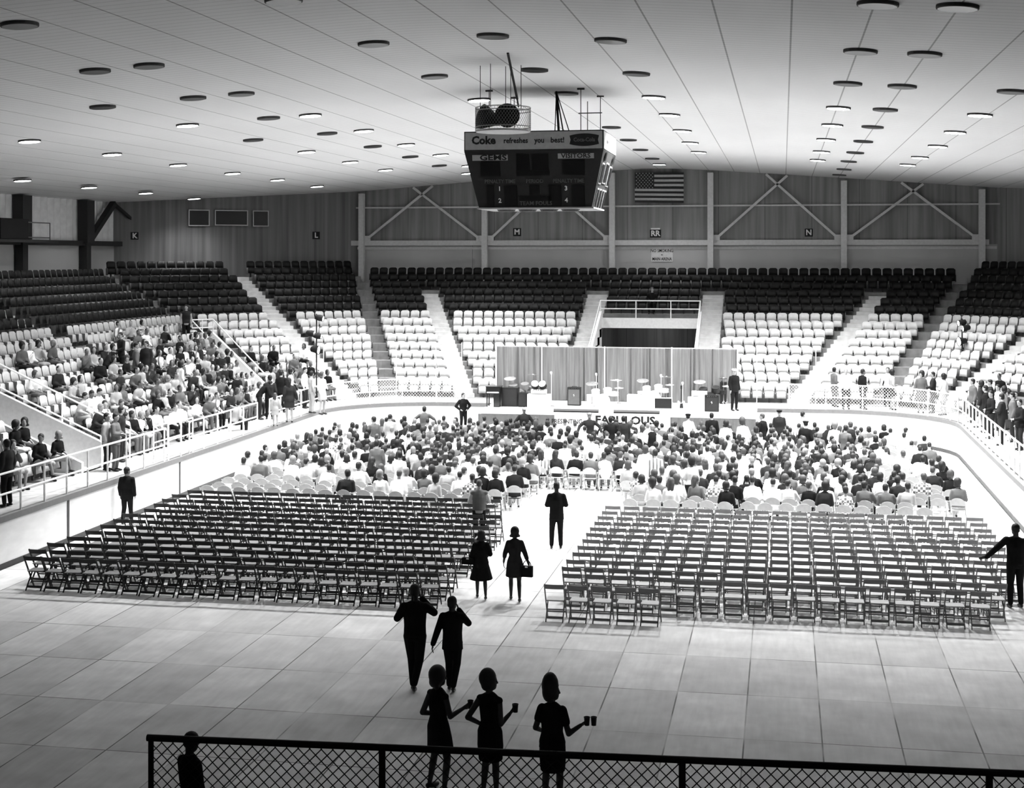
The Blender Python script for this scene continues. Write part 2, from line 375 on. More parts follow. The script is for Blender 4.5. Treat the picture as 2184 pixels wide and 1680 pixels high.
def g_top(J, voxel, g=.014, sleeve='long', hem=0, flare=.0):
    bm = NB(); P = J['pel']; A = None
    if hem:
        dn = V3(0, 0, -1) if not J['seated'] else (P - J['wai']).normalized()
        A = [(P + dn * hem, .165 + g + flare, .115 + g + flare * .7), (P + dn * hem * .5, .168 + g + flare * .4, .118 + g)]
    torso(bm, J, g, A, True, .012 if hem else 0)
    for s in 'LR':
        a, b, c = J['sh' + s], J['el' + s], J['wr' + s]
        if sleeve == 'long': cap_(bm, a, .054 + g, b, .044 + g); cap_(bm, b, .044 + g, b.lerp(c, .96), .032 + g)
        elif sleeve == 'short': cap_(bm, a, .054 + g, a.lerp(b, .5), .050 + g)
        elif sleeve == 'mid': cap_(bm, a, .054 + g, b, .046 + g); cap_(bm, b, .044 + g, b.lerp(c, .35), .04 + g)
    return remesh(bm, voxel, 'top')
def g_trousers(J, voxel, g=.012):
    bm = NB(); torso(bm, J, g * .6, None, False)
    for s in 'LR':
        cap_(bm, J['hi' + s], .092 + g, J['kn' + s], .062 + g); cap_(bm, J['kn' + s], .062 + g, J['an' + s] + V3(0, 0, .03), .046 + g)
    return remesh(bm, voxel, 'trousers')
def g_skirt(J, voxel, hem=.60, rx=.22, ry=.17, tight=False):
    bm = NB(); P = J['pel']; W = J['wai']
    if J['seated']:
        torso(bm, J, .012, None, False)
        for s in 'LR': cap_(bm, J['hi' + s], .11, J['kn' + s], .075)
        cap_(bm, (J['hiL'] + J['hiR']) / 2, .10, (J['knL'] + J['knR']) / 2 - V3(0, .03, 0), .07)
    else:
        k = V3(*(((J['knL'] + J['knR']) / 2)[:2]), 0)
        loft(bm, [(V3(k.x, k.y * .8, hem), rx, ry), (V3(k.x * .6, k.y * .5, (hem + P.z) / 2), (rx + .19) / 2 + (.012 if tight else 0), (ry + .14) / 2), (P, .187, .135), (W, .137, .105)])
    return remesh(bm, voxel, 'skirt')
def g_shoes(J, voxel, heel=False):
    bm = NB()
    for s in 'LR':
        foot(bm, J, s, .007)
        if heel: an = J['an' + s]; cap_(bm, an - V3(0, .045, .04), .014, V3(an.x, an.y - .05, an.z - .085 + .012), .009, 6)
    return remesh(bm, voxel, 'shoes', 2)
def g_hair(style, voxel=.014):
    bm = NB()
    if style == 'short': ell(bm, (0, -.018, .035), .082, .094, .092); ell(bm, (0, -.035, -.02), .076, .068, .07)
    elif style == 'crop': ell(bm, (0, -.014, .038), .079, .092, .086); ell(bm, (0, -.04, -.01), .072, .06, .055)
    elif style == 'bob':
        ell(bm, (0, -.028, .03), .10, .102, .112); ell(bm, (0, -.045, -.05), .098, .075, .07); cap_(bm, (-.085, -.02, -.075), .035, (.085, -.02, -.075), .035)
    elif style == 'flip':
        ell(bm, (0, -.025, .035), .108, .108, .118); ell(bm, (0, -.045, -.05), .10, .08, .07)
        cap_(bm, (-.10, -.03, -.085), .03, (-.125, -.04, -.10), .018); cap_(bm, (.10, -.03, -.085), .03, (.125, -.04, -.10), .018)
    elif style == 'bouffant': ell(bm, (0, -.04, .05), .112, .118, .135); ell(bm, (0, -.05, -.04), .095, .078, .08)
    elif style == 'beehive': ell(bm, (0, -.03, .07), .098, .10, .155); ell(bm, (0, -.05, .0), .09, .075, .12)
    elif style == 'long':
        ell(bm, (0, -.026, .03), .095, .10, .108); cap_(bm, (-.035, -.065, -.02), .065, (-.035, -.085, -.22), .045); cap_(bm, (.035, -.065, -.02), .065, (.035, -.085, -.22), .045)
    elif style == 'cap':      # peaked service cap, worn over short hair
        lathe(bm, [(.088, .03), (.09, .062), (.108, .080), (.110, .092), (.09, .106), (.02, .112)], 20, (0, -.005, 0))
        prism(bm, [(-.06, .06), (.06, .06), (.035, .115), (-.035, .115)], .028, .042)
    r = remesh(bm, voxel, 'hair', 3); return r
def g_eyes():
    bm = NB()
    for sx in (-1, 1): ell(bm, (sx * .033, .086, .012), .014, .010, .008)
    me = bpy.data.meshes.new('eyes'); bm.to_mesh(me); bm.free(); me.materials.append(M['eye']); return me
HAIR = {k: g_hair(k) for k in ('short', 'crop', 'bob', 'flip', 'bouffant', 'beehive', 'long', 'cap')}
EYES = g_eyes()
def obj_of(name, me, m, parent=None, loc=None, rot=None):
    o = bpy.data.objects.new(name, me); COL.objects.link(o); o.parent = parent
    o.material_slots[0].link = 'OBJECT'; o.material_slots[0].material = m
    if loc is not None: o.location = loc
    if rot is not None: o.rotation_euler = rot
    return o
class Figure:       # one pose with its garments; each garment is made on first use and then shared
    def __init__(s, J, voxel=.022, detail=False): s.J = J; s.vx = voxel; s.d = detail; s.c = {}
    def get(s, k, f):
        if k not in s.c: s.c[k] = f()
        return s.c[k]
    def parts(s, look):
        J, v = s.J, s.vx; out = [('body', s.get('body', lambda: body(J, v, s.d)), look.get('skin', 'skin'), None)]
        t = look['top']
        tk = {'shirt': dict(g=.013), 'shortsleeve': dict(g=.013, sleeve='short'), 'blouse': dict(g=.013, sleeve='mid'), 'sweater': dict(g=.020, hem=.03),
              'jacket': dict(g=.020, hem=.16, flare=.012), 'coat': dict(g=.028, hem=.12), 'vest': dict(g=.024, sleeve='none', hem=.02), 'sleeveless': dict(g=.012, sleeve='none'), 'peplum': dict(g=.018, sleeve='short', hem=.09, flare=.012)}[t]
        out.append(({'shortsleeve': 'shirt', 'sleeveless': 'dress_top', 'peplum': 'jacket'}.get(t, t), s.get(t, lambda: g_top(J, v, **tk)), look['c1'], None))
        if t == 'vest': out.append(('shirt', s.get('shirt', lambda: g_top(J, v, g=.012)), look.get('c3', 'c_white'), None))
        lo = look.get('low', 'trousers')
        if lo == 'trousers': out.append(('trousers', s.get('tr', lambda: g_trousers(J, v)), look['c2'], None))
        else:
            kw = {'skirt': {}, 'pencil': dict(hem=.52, rx=.175, ry=.15, tight=True), 'flared': dict(hem=.50, rx=.30, ry=.22), 'shift': dict(hem=.58, rx=.225, ry=.16)}[lo]
            out.append(('skirt', s.get(lo, lambda: g_skirt(J, v, **kw)), look['c2'], None))
        out.append(('shoes', s.get('sh', lambda: g_shoes(J, min(v, .016), J['fem'])), look.get('c4', 'shoe'), None))
        return out
    def place(s, look, loc, rz, scale=1.0, label=None, group=None, lean=0):
        P = s.parts(look); root = obj_of('person', P[0][1], M[P[0][2]])
        root.location = loc; root.rotation_euler = (0, lean, rz); root.scale = (scale,) * 3
        for n, me, m, _ in P[1:]: obj_of(n, me, M[m], root)
        H = s.J['head']; r = hrot(s.J)
        if look['hair'] == 'cap': hs = [obj_of('hair', HAIR['crop'], M[look.get('hc', 'hair_brown')], root, H, r), obj_of('cap', HAIR['cap'], M[look.get('capc', 'c_dark')], root, H, r)]
        else: hs = [obj_of('hair', HAIR[look['hair']], M[look.get('hc', 'hair_brown')], root, H, r)]
        for h_ in hs: h_.scale = (HS * (look.get('big', 1)),) * 3
        if look.get('eyes'): obj_of('eyes', EYES, M['eye'], root, H, r)
        return tag(root, label, 'person', group)
# ------------------------------------------------------------------ the hall
XL, XR, YF, YN, BH = -12.5, 12.95, 61.8, 15.6, 1.25      # rink boards
WZ = 1.3                                                  # walkway level
T, R_ = .8, .352                                          # tread depth and rise of the seating rows
DARK_FROM = 9
# far, left and right straight stands plus the two corner stands: origin, direction along the rows, outward normal, row limits (u at depth 0, growth per metre)
c4 = math.sqrt(.5); k4 = math.tan(math.radians(22.5))
FAC = {
 'far': dict(o=V3(0, 63.7, 0), u=V3(1, 0, 0), n=V3(0, 1, 0), L=(-11.1, -k4), R=(10.44, k4), rows=15, aisles=[(-7.6, -k4, .45), (-2.95, 0, .52), (2.9, 0, .52), (6.8, k4, .45)], holes=[(-2.40, 2.35, 0, 10, 0)], ends=(.22, .22)),
 'leftcorner': dict(o=V3(-14, 60.8, 0), u=V3(c4, c4, 0), n=V3(-c4, c4, 0), L=(0, -k4), R=(4.1, k4), rows=16, aisles=[(2.05, 0, .5)], holes=[(-3.2, -2.1, 0, 7, 0)], ends=(.3, .28)),
 'rightcorner': dict(o=V3(10.44, 63.7, 0), u=V3(c4, -c4, 0), n=V3(c4, c4, 0), L=(0, -k4), R=(5.6, k4), rows=16, aisles=[(2.8, 0, .5)], holes=[], ends=(.28, .55)),
 'left': dict(o=V3(-14, 0, 0), u=V3(0, 1, 0), n=V3(-1, 0, 0), L=(31, 0), R=(60.8, k4), rows=15, aisles=[(42.05, 0, .75), (51.9, 0, .5)], holes=[(39.8, 41.1, 0, 7, 0), (56.27, 57.83, 0, 7, 1)], ends=(0, .3)),
 'right': dict(o=V3(14.4, 59.74, 0), u=V3(0, -1, 0), n=V3(1, 0, 0), L=(0, -k4), R=(20, 0), rows=15, aisles=[(7.8, 0, .5)], holes=[], ends=(.55, 0)),
}
VOMD = 6.3   # corner passages run out along the corner line for this depth
def P_(f, u, d): return f['o'] + f['u'] * u + f['n'] * d
def lim(f, d): return f['L'][0] + f['L'][1] * d, f['R'][0] + f['R'][1] * d
def ends(name, f, d):
    a, b = lim(f, d); e0, e1 = f['ends']
    return a + e0, b - e1

def ring(n=10, off=0.0):       # centre line of the boards, off = outwards
    rr = 4.6; pts = []
    xl, xr, yf, yn = XL - off, XR + off, YF + off, YN - off; r = rr + off
    pts.append((xl, yn + 2)); pts.append((xl, yf - r))
    for k in range(1, n + 1): a = PI - PI / 2 * k / n; pts.append((xl + r + r * math.cos(a), yf - r + r * math.sin(a)))
    pts.append((xr - r, yf))
    for k in range(1, n + 1): a = PI / 2 - PI / 2 * k / n; pts.append((xr - r + r * math.cos(a), yf - r + r * math.sin(a)))
    pts.append((xr, yn + 2)); pts.append((xr - 2, yn)); pts.append((xl + 2, yn)); pts.append((xl, yn + 2))
    return pts
def strip(bm, A, B, z0, z1, mi=0):
    for i in range(len(A) - 1): prism(bm, [A[i], A[i + 1], B[i + 1], B[i]], z0, z1, mi)
    return bm
# floor of rigid sheets laid over the ice
struct('floor', box(NB(), XL + .04, XR - .04, YN + .04, YF - .04, -.12, 0), M['floor'])
struct('trim_1', box(NB(), -32, 32, -6, 80, -.4, -.13), M['concrete'])
b0, b1 = ring(10, 0), ring(10, .12)
struct('wall_rink', strip(NB(), b0, b1, .14, BH - .1), M['board'])
struct('baseboard_rink', strip(NB(), ring(10, -.02), b1, 0, .14), M['kick'])
struct('trim_2', strip(NB(), ring(10, -.03), ring(10, .16), BH - .1, WZ), M['cap'])
# dark gaps between board panels on the long side
for k, px in enumerate((145, 383)):
    p = at_x(px, 1060 if px == 145 else 985, XL); struct('trim_%d' % (3 + k), box(NB(), XL - .01, XL + .018, p.y - .05, p.y + .05, .0, BH - .1), M['kick'])
for k, px in enumerate((1715, 1880, 2163)):
    bm = NB()
    if px < 1900: p = at_y(px, 900, YF); box(bm, p.x - .008, p.x + .008, YF - .012, YF, .14, BH - .1)
    else: p = at_x(px, 1060, XR); box(bm, XR - .012, XR, p.y - .02, p.y + .02, .14, BH - .1)
    struct('trim_%d' % (5 + k), bm, M['pale'])
# walkway behind the boards
bm = NB(); iw = ring(10, .14)
m = len(iw); o_ = []
for i, (x, y) in enumerate(iw[:2 + 10 + 1 + 10 + 1]):
    if i == 0: o_.append((-14.02, y))
    elif i == 1: o_.append((-14.02, 57.0))
    elif i <= 11: t = (i - 1) / 10; o_.append(tuple(V3(-14.02, 60.8, 0).lerp(V3(-11.1, 63.72, 0), t)[:2]))
    elif i == 12: o_.append((8.4, 63.72))
    elif i <= 22: t = (i - 12) / 10; o_.append(tuple(V3(10.44, 63.72, 0).lerp(V3(14.42, 59.74, 0), t)[:2]))
    else: o_.append((14.42, y))
o_[2] = (-14.02, 60.8); o_[11] = (-11.1, 63.72)
strip(bm, iw[:len(o_)], o_, .6, WZ)
struct('floor_walkway', bm, M['walkway'])
struct('floor_near_walkway', box(NB(), -15, 16, 13.4, YN - .17, .6, WZ), M['walkway'])

# stepped seating terraces
SLOTS = []      # every seat: (facet, row, index, location, angle)
for name, f in FAC.items():
    bm = NB(); bs = NB(); ang = math.atan2(f['u'].y, f['u'].x)
    for i in range(f['rows']):
        d0, d1 = i * T, (i + 1) * T; z = WZ + i * R_; a0, c0 = lim(f, d0); a1, c1 = lim(f, d1)
        # the corner passage cuts the terrace near the corner line
        ea, ec = ends(name, f, (d0 + d1) / 2)
        segs = [[a0, c0, a1, c1]]
        for (h0, h1, r0, r1, hk) in f['holes']:
            if r0 <= i < r1:
                n_ = []
                for s in segs:
                    g0, g1, g2, g3 = h0 + hk * d0, h1 + hk * d0, h0 + hk * d1, h1 + hk * d1
                    if g1 <= s[0] and g3 <= s[2] or g0 >= s[1] and g2 >= s[3]: n_.append(s); continue
                    if g0 > s[0] + .01: n_.append([s[0], min(g0, s[1]), s[2], min(g2, s[3])])
                    if g1 < s[1] - .01 or g3 < s[3] - .01: n_.append([min(max(g1, s[0]), s[1]), s[1], min(max(g3, s[2]), s[3]), s[3]])
                segs = n_
        for s in segs:
            q = [P_(f, s[0], d0), P_(f, s[1], d0), P_(f, s[3], d1 + .02), P_(f, s[2], d1 + .02)]
            prism(bm, [(v.x, v.y) for v in q], z - R_ - .05 if i else z - .02, z)
        for (c, k, hw) in f['aisles']:
            if i == 0 or (name == 'far' and i > 13): continue
            q = [P_(f, c + k * d0 - hw, d0 - .006), P_(f, c + k * d0 + hw, d0 - .006), P_(f, c + k * d1 + hw, d1), P_(f, c + k * d1 - hw, d1)]
            if not (name == 'far' and i > 12): prism(bs, [(v.x, v.y) for v in q], z - R_ - .04, z + .008)
            q = [P_(f, c + k * (d0 - .38) - hw, d0 - .38), P_(f, c + k * (d0 - .38) + hw, d0 - .38), P_(f, c + k * d0 + hw, d0 + .02), P_(f, c + k * d0 - hw, d0 + .02)]
            prism(bs, [(v.x, v.y) for v in q], z - R_, z - R_ / 2)
        # seats
        bounds = [(ea, ec)]; ds = d0 + .5
        cuts = [(c + k * ds - hw, c + k * ds + hw) for c, k, hw in f['aisles'] if not (name == 'far' and i > 12)] + [(h0 + hk * ds - .08, h1 + hk * ds + .08) for h0, h1, r0, r1, hk in f['holes'] if i < r1]
        for c0_, c1_ in sorted(cuts):
            if not bounds: break
            lo, hi = bounds.pop()
            if c1_ <= lo: bounds.append((lo, hi)); continue
            if c0_ > lo: bounds.append((lo, min(c0_, hi)))
            if c1_ < hi: bounds.append((c1_, hi))
            else: break
        idx = 0
        for lo, hi in bounds:
            L = hi - lo; n = int(L / .515 + .02)
            for j in range(n):
                u = (lo + hi) / 2 + (j - (n - 1) / 2) * .515; idx += 1
                p = P_(f, u, d0 + .58); p.z = z
                SLOTS.append((name, i, idx, p, ang))
    struct('floor_terrace_' + name, bm, M['concrete']); struct('trim_steps_' + name, bs, M['step_paint'])
# back of the terraces up to the walls
bm = NB(); zt = WZ + 15 * R_
prism(bm, [(-17, 75.6), (16.5, 75.6), (16.5, 77), (-17, 77)], zt - .6, zt - .34)
prism(bm, [(-26.1, 34), (-25.9, 65.8), (-27.3, 66.4), (-27.3, 34)], zt - .6, zt - .34)
struct('floor_back_ledge', bm, M['concrete'])

# passages under the far stand
def slope_wall(bm, f, u0, u1, d0, d1, z0a, z1a, z0b, z1b, th=.12, k=0):
    a = P_(f, u0 + k * d0, d0); b = P_(f, u0 + k * d1, d1); s = f['u'] * th
    vs = [bm.verts.new((q.x, q.y, z)) for q, z in ((a, z0a), (a + s, z0a), (b + s, z0b), (b, z0b), (a, z1a), (a + s, z1a), (b + s, z1b), (b, z1b))]
    for fc in ((0, 1, 2, 3), (4, 5, 6, 7), (0, 1, 5, 4), (1, 2, 6, 5), (2, 3, 7, 6), (3, 0, 4, 7)): bm.faces.new([vs[i] for i in fc])
    return bm
F = FAC['far']; ZH = WZ + 9 * R_ + .02
bm = NB()
for u in (-2.52, 2.35): slope_wall(bm, F, u, 0, -.05, 7.3, WZ, WZ + .55, WZ, ZH + .5)
box(bm, -2.52, 2.47, 63.7 + 7.2, 63.7 + 7.4, ZH - .33, ZH + .16)
struct('wall_passage', bm, M['white'])
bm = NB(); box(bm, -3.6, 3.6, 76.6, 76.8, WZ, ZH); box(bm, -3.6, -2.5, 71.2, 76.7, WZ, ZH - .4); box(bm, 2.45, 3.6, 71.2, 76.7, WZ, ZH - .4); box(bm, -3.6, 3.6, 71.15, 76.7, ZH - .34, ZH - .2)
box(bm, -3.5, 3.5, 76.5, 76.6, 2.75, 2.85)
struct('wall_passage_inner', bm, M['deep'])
struct('floor_passage', box(NB(), -3.6, 3.6, 63.5, 76.8, WZ - .3, WZ), M['walkway'])

def pipes(name, lines, posts, label, group=None, r=.028, m='rail', ornk=None):
    root = empty(name, (0, 0, 0), 0, label, 'railing', group)
    for nm, pts in lines:
        bm = NB()
        for a, b in zip(pts, pts[1:]): bar(bm, a, b, r, 8)
        mk(nm, bm, M[m], root)
    for a, b in posts: mk('post', bar(NB(), a, b, r, 8), M[m], root)
    return root
# rail round the head of the far passage
yh = 63.7 + 7.28; zt_ = ZH + .16; xs = (-2.46, -.72, .98, 2.41)
pipes('guard_rail', [('top_rail', [V3(xs[0], yh, zt_ + .85), V3(xs[3], yh, zt_ + .85)]), ('mid_rail', [V3(xs[0], yh, zt_ + .45), V3(xs[3], yh, zt_ + .45)]),
      ('side_rail', [V3(-2.46, yh, zt_ + .85), V3(-2.46, 63.9, WZ + 1.0)]), ('side_rail', [V3(2.41, yh, zt_ + .85), V3(2.41, 63.9, WZ + 1.0)])],
      [(V3(x, yh, zt_), V3(x, yh, zt_ + .85)) for x in xs], 'white pipe rail round the passage opening behind the stage')

# side passage in the left stand and the two corner passages: sloping white walls with a pipe on top
f = FAC['left']
bm = NB()
slope_wall(bm, f, 41.0, 0, -.05, 5.7, WZ, WZ + .75, WZ, WZ + 7 * R_ + .75, .14)
slope_wall(bm, f, 39.74, 0, -.05, 5.7, WZ, WZ + .3, WZ, WZ + 7 * R_ + .3, .14)
box(bm, -14 - 5.75, -14 - 5.6, 39.74, 41.1, WZ + 2.1, WZ + 7 * R_ + .5)
struct('wall_left_passage', bm, M['white'])
struct('floor_left_passage', box(NB(), -27, -13.9, 39.8, 41.1, WZ - .3, WZ), M['walkway'])
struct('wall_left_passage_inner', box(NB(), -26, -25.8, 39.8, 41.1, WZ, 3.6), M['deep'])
def sl(u, d, h, f=f): q = P_(f, u, d); return V3(q.x, q.y, WZ + d / T * R_ + h)
pipes('hand_rail', [('top_rail', [sl(41.07, .0, .92), sl(41.07, 5.7, .84)])], [(V3(-14.0, 41.07, WZ), sl(41.07, .0, .92))], 'white pipe on the passage wall below the left stand stairs')
pipes('hand_rail', [('top_rail', [sl(42.85, -.1, 1.0), sl(42.85, 8.8, 1.0)])], [(sl(42.85, d, 0), sl(42.85, d, 1.0)) for d in (-.1, 2.2, 4.6, 7.0, 8.8)], 'white sloping handrail on far side of the left stand stairs')
for side, f, fe in (('left', FAC['leftcorner'], 0),):
    # axis of the passage = the corner line between the two stands
    A0 = P_(f, -2.65, -1.6); A1 = P_(f, -2.65, 5.55); VOMD = 5.5; PW = .47
    ax = (A1 - A0).normalized(); pr = V3(-ax.y, ax.x, 0); bm = NB(); Ln = (A1 - A0).length
    for sgn in (-1, 1):
        a = A0 + pr * sgn * PW + ax * .3; b = A1 + pr * sgn * PW
        s = pr * .1 * sgn
        vs = [bm.verts.new((q.x, q.y, z)) for q, z in ((a, WZ), (a + s, WZ), (b + s, WZ), (b, WZ), (a, WZ + .5), (a + s, WZ + .5), (b + s, WZ + VOMD / T * R_ + .45), (b, WZ + VOMD / T * R_ + .45))]
        for fc in ((0, 1, 2, 3), (4, 5, 6, 7), (0, 1, 5, 4), (1, 2, 6, 5), (2, 3, 7, 6), (3, 0, 4, 7)): bm.faces.new([vs[i] for i in fc])
    q = [A1 + pr * .58, A1 - pr * .58, A1 - pr * .58 + ax * .15, A1 + pr * .58 + ax * .15]
    prism(bm, [(v.x, v.y) for v in q], WZ + 1.9, WZ + VOMD / T * R_ + .35)
    struct('wall_%s_corner_passage' % side, bm, M['white'])
    q = [A0 + pr * .58 + ax * .4, A0 - pr * .58 + ax * .4, A1 - pr * .58 + ax, A1 + pr * .58 + ax]
    struct('floor_%s_corner_passage' % side, prism(NB(), [(v.x, v.y) for v in q], WZ - .3, WZ - .004), M['walkway'])
    zt_ = WZ + VOMD / T * R_ + .3; c = [A1 + pr * .52, A1 - pr * .52]
    L = [('top_rail', [A0 + pr * s * .52 + V3(0, 0, WZ + .75), A1 + pr * s * .52 + V3(0, 0, zt_ + .75)]) for s in (1, -1)]
    L += [('head_rail', [c[0] + V3(0, 0, zt_ + .75), c[1] + V3(0, 0, zt_ + .75)]), ('head_rail', [c[0] + V3(0, 0, zt_ + .38), c[1] + V3(0, 0, zt_ + .38)])]
    Ps = [(q_ + V3(0, 0, zt_), q_ + V3(0, 0, zt_ + .75)) for q_ in (c[0], (c[0] + c[1]) / 2, c[1])]
    for s in (1, -1): Ps.append((A0 + pr * s * .52 + V3(0, 0, WZ), A0 + pr * s * .52 + V3(0, 0, WZ + .75)))
    pipes('hand_rail', L, Ps, 'white pipe rails round the stair passage in the %s corner of the stands' % side)

# ---- walls
YW = 77.0
def wallx(x): return ceil_z(x)
bm = NB(); xs = [-17.2 + 1.7 * k for k in range(21)]; xs[-1] = 17.6
prism(bm, [(-17.3, YW), (28.4, YW), (28.4, YW + .3), (-17.3, YW + .3)], 8.28, 12.7)
struct('wall_far', bm, M['far_panel'])
struct('wall_far_lower', box(NB(), -17.3, 28.4, YW - .04, YW + .3, 5, 8.28), M['low_wall'])
ZB = 8.3
# corner wall from the far wall to the left wall
cw0 = at_y(768, 500, YW); cw1 = at_x(243, 480, -27.3)
def slab(bm, a, b, z0, z1a, z1b=None, th=.25):
    d = (b - a).normalized(); nn = V3(-d.y, d.x, 0) * th; z1b = z1a if z1b is None else z1b
    return prism(bm, [(a.x, a.y), (b.x, b.y), (b.x + nn.x, b.y + nn.y), (a.x + nn.x, a.y + nn.y)], z0, [z1a, z1b, z1b, z1a])
bm = NB(); slab(bm, V3(cw1.x, cw1.y, 0), V3(cw0.x, cw0.y, 0), 5, 12.5); struct('wall_left_corner', bm, M['corner_wall'])
bm = NB(); slab(bm, V3(17.0, YW, 0), V3(28.2, 66.5, 0), 5, 12.5); struct('wall_right_corner', bm, M['far_panel'])
# left wall: corrugated sheet above the beam, flat board below
bm = NB(); n = 700; y0, y1 = 20.0, cw1.y; pr = None
for k in range(n + 1):
    y = y0 + (y1 - y0) * k / n; x = -27.3 - .06 * (1 + math.sin(2 * PI * y / .62)); c = (bm.verts.new((x, y, ZB)), bm.verts.new((x, y, 10.9)))
    if pr: bm.faces.new((pr[0], c[0], c[1], pr[1]))
    pr = c
struct('wall_left', bm, M['corrugated'], True)
struct('wall_left_lower', box(NB(), -27.5, -27.3, 20, y1, 5, ZB), M['low_wall'])
struct('wall_right', box(NB(), 28.2, 28.4, 20, 67, 5, 11), M['far_panel'])
struct('trim_beam_left', box(NB(), -27.28, -26.95, 20, y1 + .8, ZB - .12, ZB + .12), M['dark_steel'])
struct('trim_beam_far', box(NB(), -17, 16.6, YW - .3, YW - .04, ZB - .05, ZB + .22), M['light_steel'])
struct('trim_ledge_far', box(NB(), -19.5, 17, YW - .09, YW - .04, ZB - .26, ZB - .12), M['light_steel'])
struct('trim_girt_far', box(NB(), -19.3, 19, YW - .14, YW - .0, 10.28, 10.36), M['light_steel'])
# columns
ncol = 0
def column(p, zt, w_, m, nm='trim_column'):
    global ncol; ncol += 1
    bm = NB(); h = w_ / 2; x, y = p
    box(bm, x - h, x + h, y - .02, y + .02, 5, zt); box(bm, x - h, x + h, y + .24, y + .28, 5, zt); box(bm, x - .03, x + .03, y, y + .26, 5, zt)
    return struct('%s_%d' % (nm, ncol), bm, M[m])
CX = {}
for px in (770, 1033, 1305, 1515, 1800, 2095):
    p = at_y(px, 470, YW - .5); CX[px] = p.x; column((p.x, YW - .5), ceil_z(p.x) - .15, .30, 'light_steel')
for px, w_ in ((48, .8), (184, .75)):
    p = at_x(px, 470, -27.0); bm = NB(); box(bm, -27.25, -26.75, p.y - w_ / 2, p.y + w_ / 2, ZB, ceil_z(-27) - .05); box(bm, -27.25, -26.85, p.y - w_ * .28, p.y + w_ * .28, 5.5, ZB)
    ncol += 1; struct('trim_column_%d' % ncol, bm, M['dark_steel'])
# cross bracing between the columns
def brace(x0, x1, px_top, py_top):      # both feet on the beam at the columns, crossing near the ceiling
    bm = NB(); y = YW - .33
    for xa, xb in ((x0 + .35, px_top + (px_top - x0) * .16), (x1 - .35, px_top - (x1 - px_top) * .16)):
        zt = ceil_z(xb) - .06; beam(bm, V3(xa, y, ZB + .35), V3(xb, y, zt), .12, .12)
    for xa, s in ((x0 + .3, 1), (x1 - .3, -1)): box(bm, min(xa - .35 * s, xa + .18 * s), max(xa - .35 * s, xa + .18 * s), y - .03, y + .03, ZB + .2, ZB + .48)
    return bm
for k, (a, b) in enumerate(((770, 1033), (1033, 1305), (1515, 1800), (1800, 2095))):
    struct('trim_bracing_%d' % (k + 1), brace(CX[a], CX[b], (CX[a] + CX[b]) / 2, 0), M['light_steel'])
# knee brace on the left wall
bm = NB(); pa = at_x(190, 505, -27.0); pb = at_x(240, 445, -27.0); beam(bm, V3(-26.95, pa.y, ZB + .2), V3(-26.95, pb.y, ceil_z(-27) - .1), .3, .25)
beam(bm, V3(-26.95, pb.y, ceil_z(-27) - .1), V3(-26.6, pb.y + 1.5, ZB + 1.2), .14, .14)
struct('trim_brace_left', bm, M['dark_steel'])

# ceiling
bm = NB(); xs = [-28 + 1.0 * k for k in range(58)]; pr = None
for x in xs:
    c = [bm.verts.new((x, y, ceil_z(x) + dz)) for dz in (0, .25) for y in (-8, 78)]
    if pr: bm.faces.new((pr[0], pr[1], c[1], c[0])); bm.faces.new((pr[2], pr[3], c[3], c[2]))
    pr = c
struct('ceiling', bm, M['ceiling'])

# ---- downlights set in the ceiling
LIT = [(400,265),(63,299),(239,327),(380,350),(496,368),(592,382),(676,396),(48,383),(190,398),(311,410),(414,422),(662,244),(776,277),(866,307),(940,329),(654,322),(747,344),(822,361),
       (1022,211),(1394,205),(1406,349),(1428,243),(1455,277),(1472,303),(1490,323),(1788,228),(1775,265),(1762,296),(1752,322),(1744,340),(2090,243),(2037,280),(2000,310),(1962,334),(1936,350),(1000,352),(998,368)]
OFF = [(42,50),(318,138),(797,91),(203,149),(515,198),(412,207),(219,226),(573,250),(540,297),(698,283),(795,311),(875,333),(605,-2),(927,161),(1051,74),(1140,147),(1208,197),(1302,84),(1357,155),(1304,270),(1340,297),(1366,318),(1391,337),
       (1872,6),(2042,12),(1835,107),(1972,113),(1808,176),(1924,182),(2158,193),(1888,232),(1861,269),(1841,300),(1824,324),(1810,343),(1800,360),(1790,372),(937,352)]
def downlight_bm():
    r = lathe(NB(), [(.31, -.012), (.335, -.012), (.34, .0), (.34, .05), (.30, .05)], 24)
    return r
proto_ring = bpy.data.meshes.new('trim_ring'); bm = downlight_bm(); bm.to_mesh(proto_ring); bm.free(); proto_ring.materials.append(M['fix_ring'])
def disc(m):
    me = bpy.data.meshes.new('lamp_lens'); bm = lathe(NB(), [(.312, -.018), (.312, -.006)], 24); bm.to_mesh(me); bm.free(); me.materials.append(m); return me
d_lit, d_off = disc(M['fix_lit']), disc(M['fix_dark'])
sl_ = bpy.data.lights.new('downlight_glow', 'SPOT'); sl_.energy = LAMP_W; sl_.spot_size = math.radians(130); sl_.spot_blend = .95; sl_.shadow_soft_size = .28
sl2 = sl_.copy(); sl2.energy = STAND_LAMP_W; sl3 = sl_.copy(); sl3.energy = LAMP_W * .55
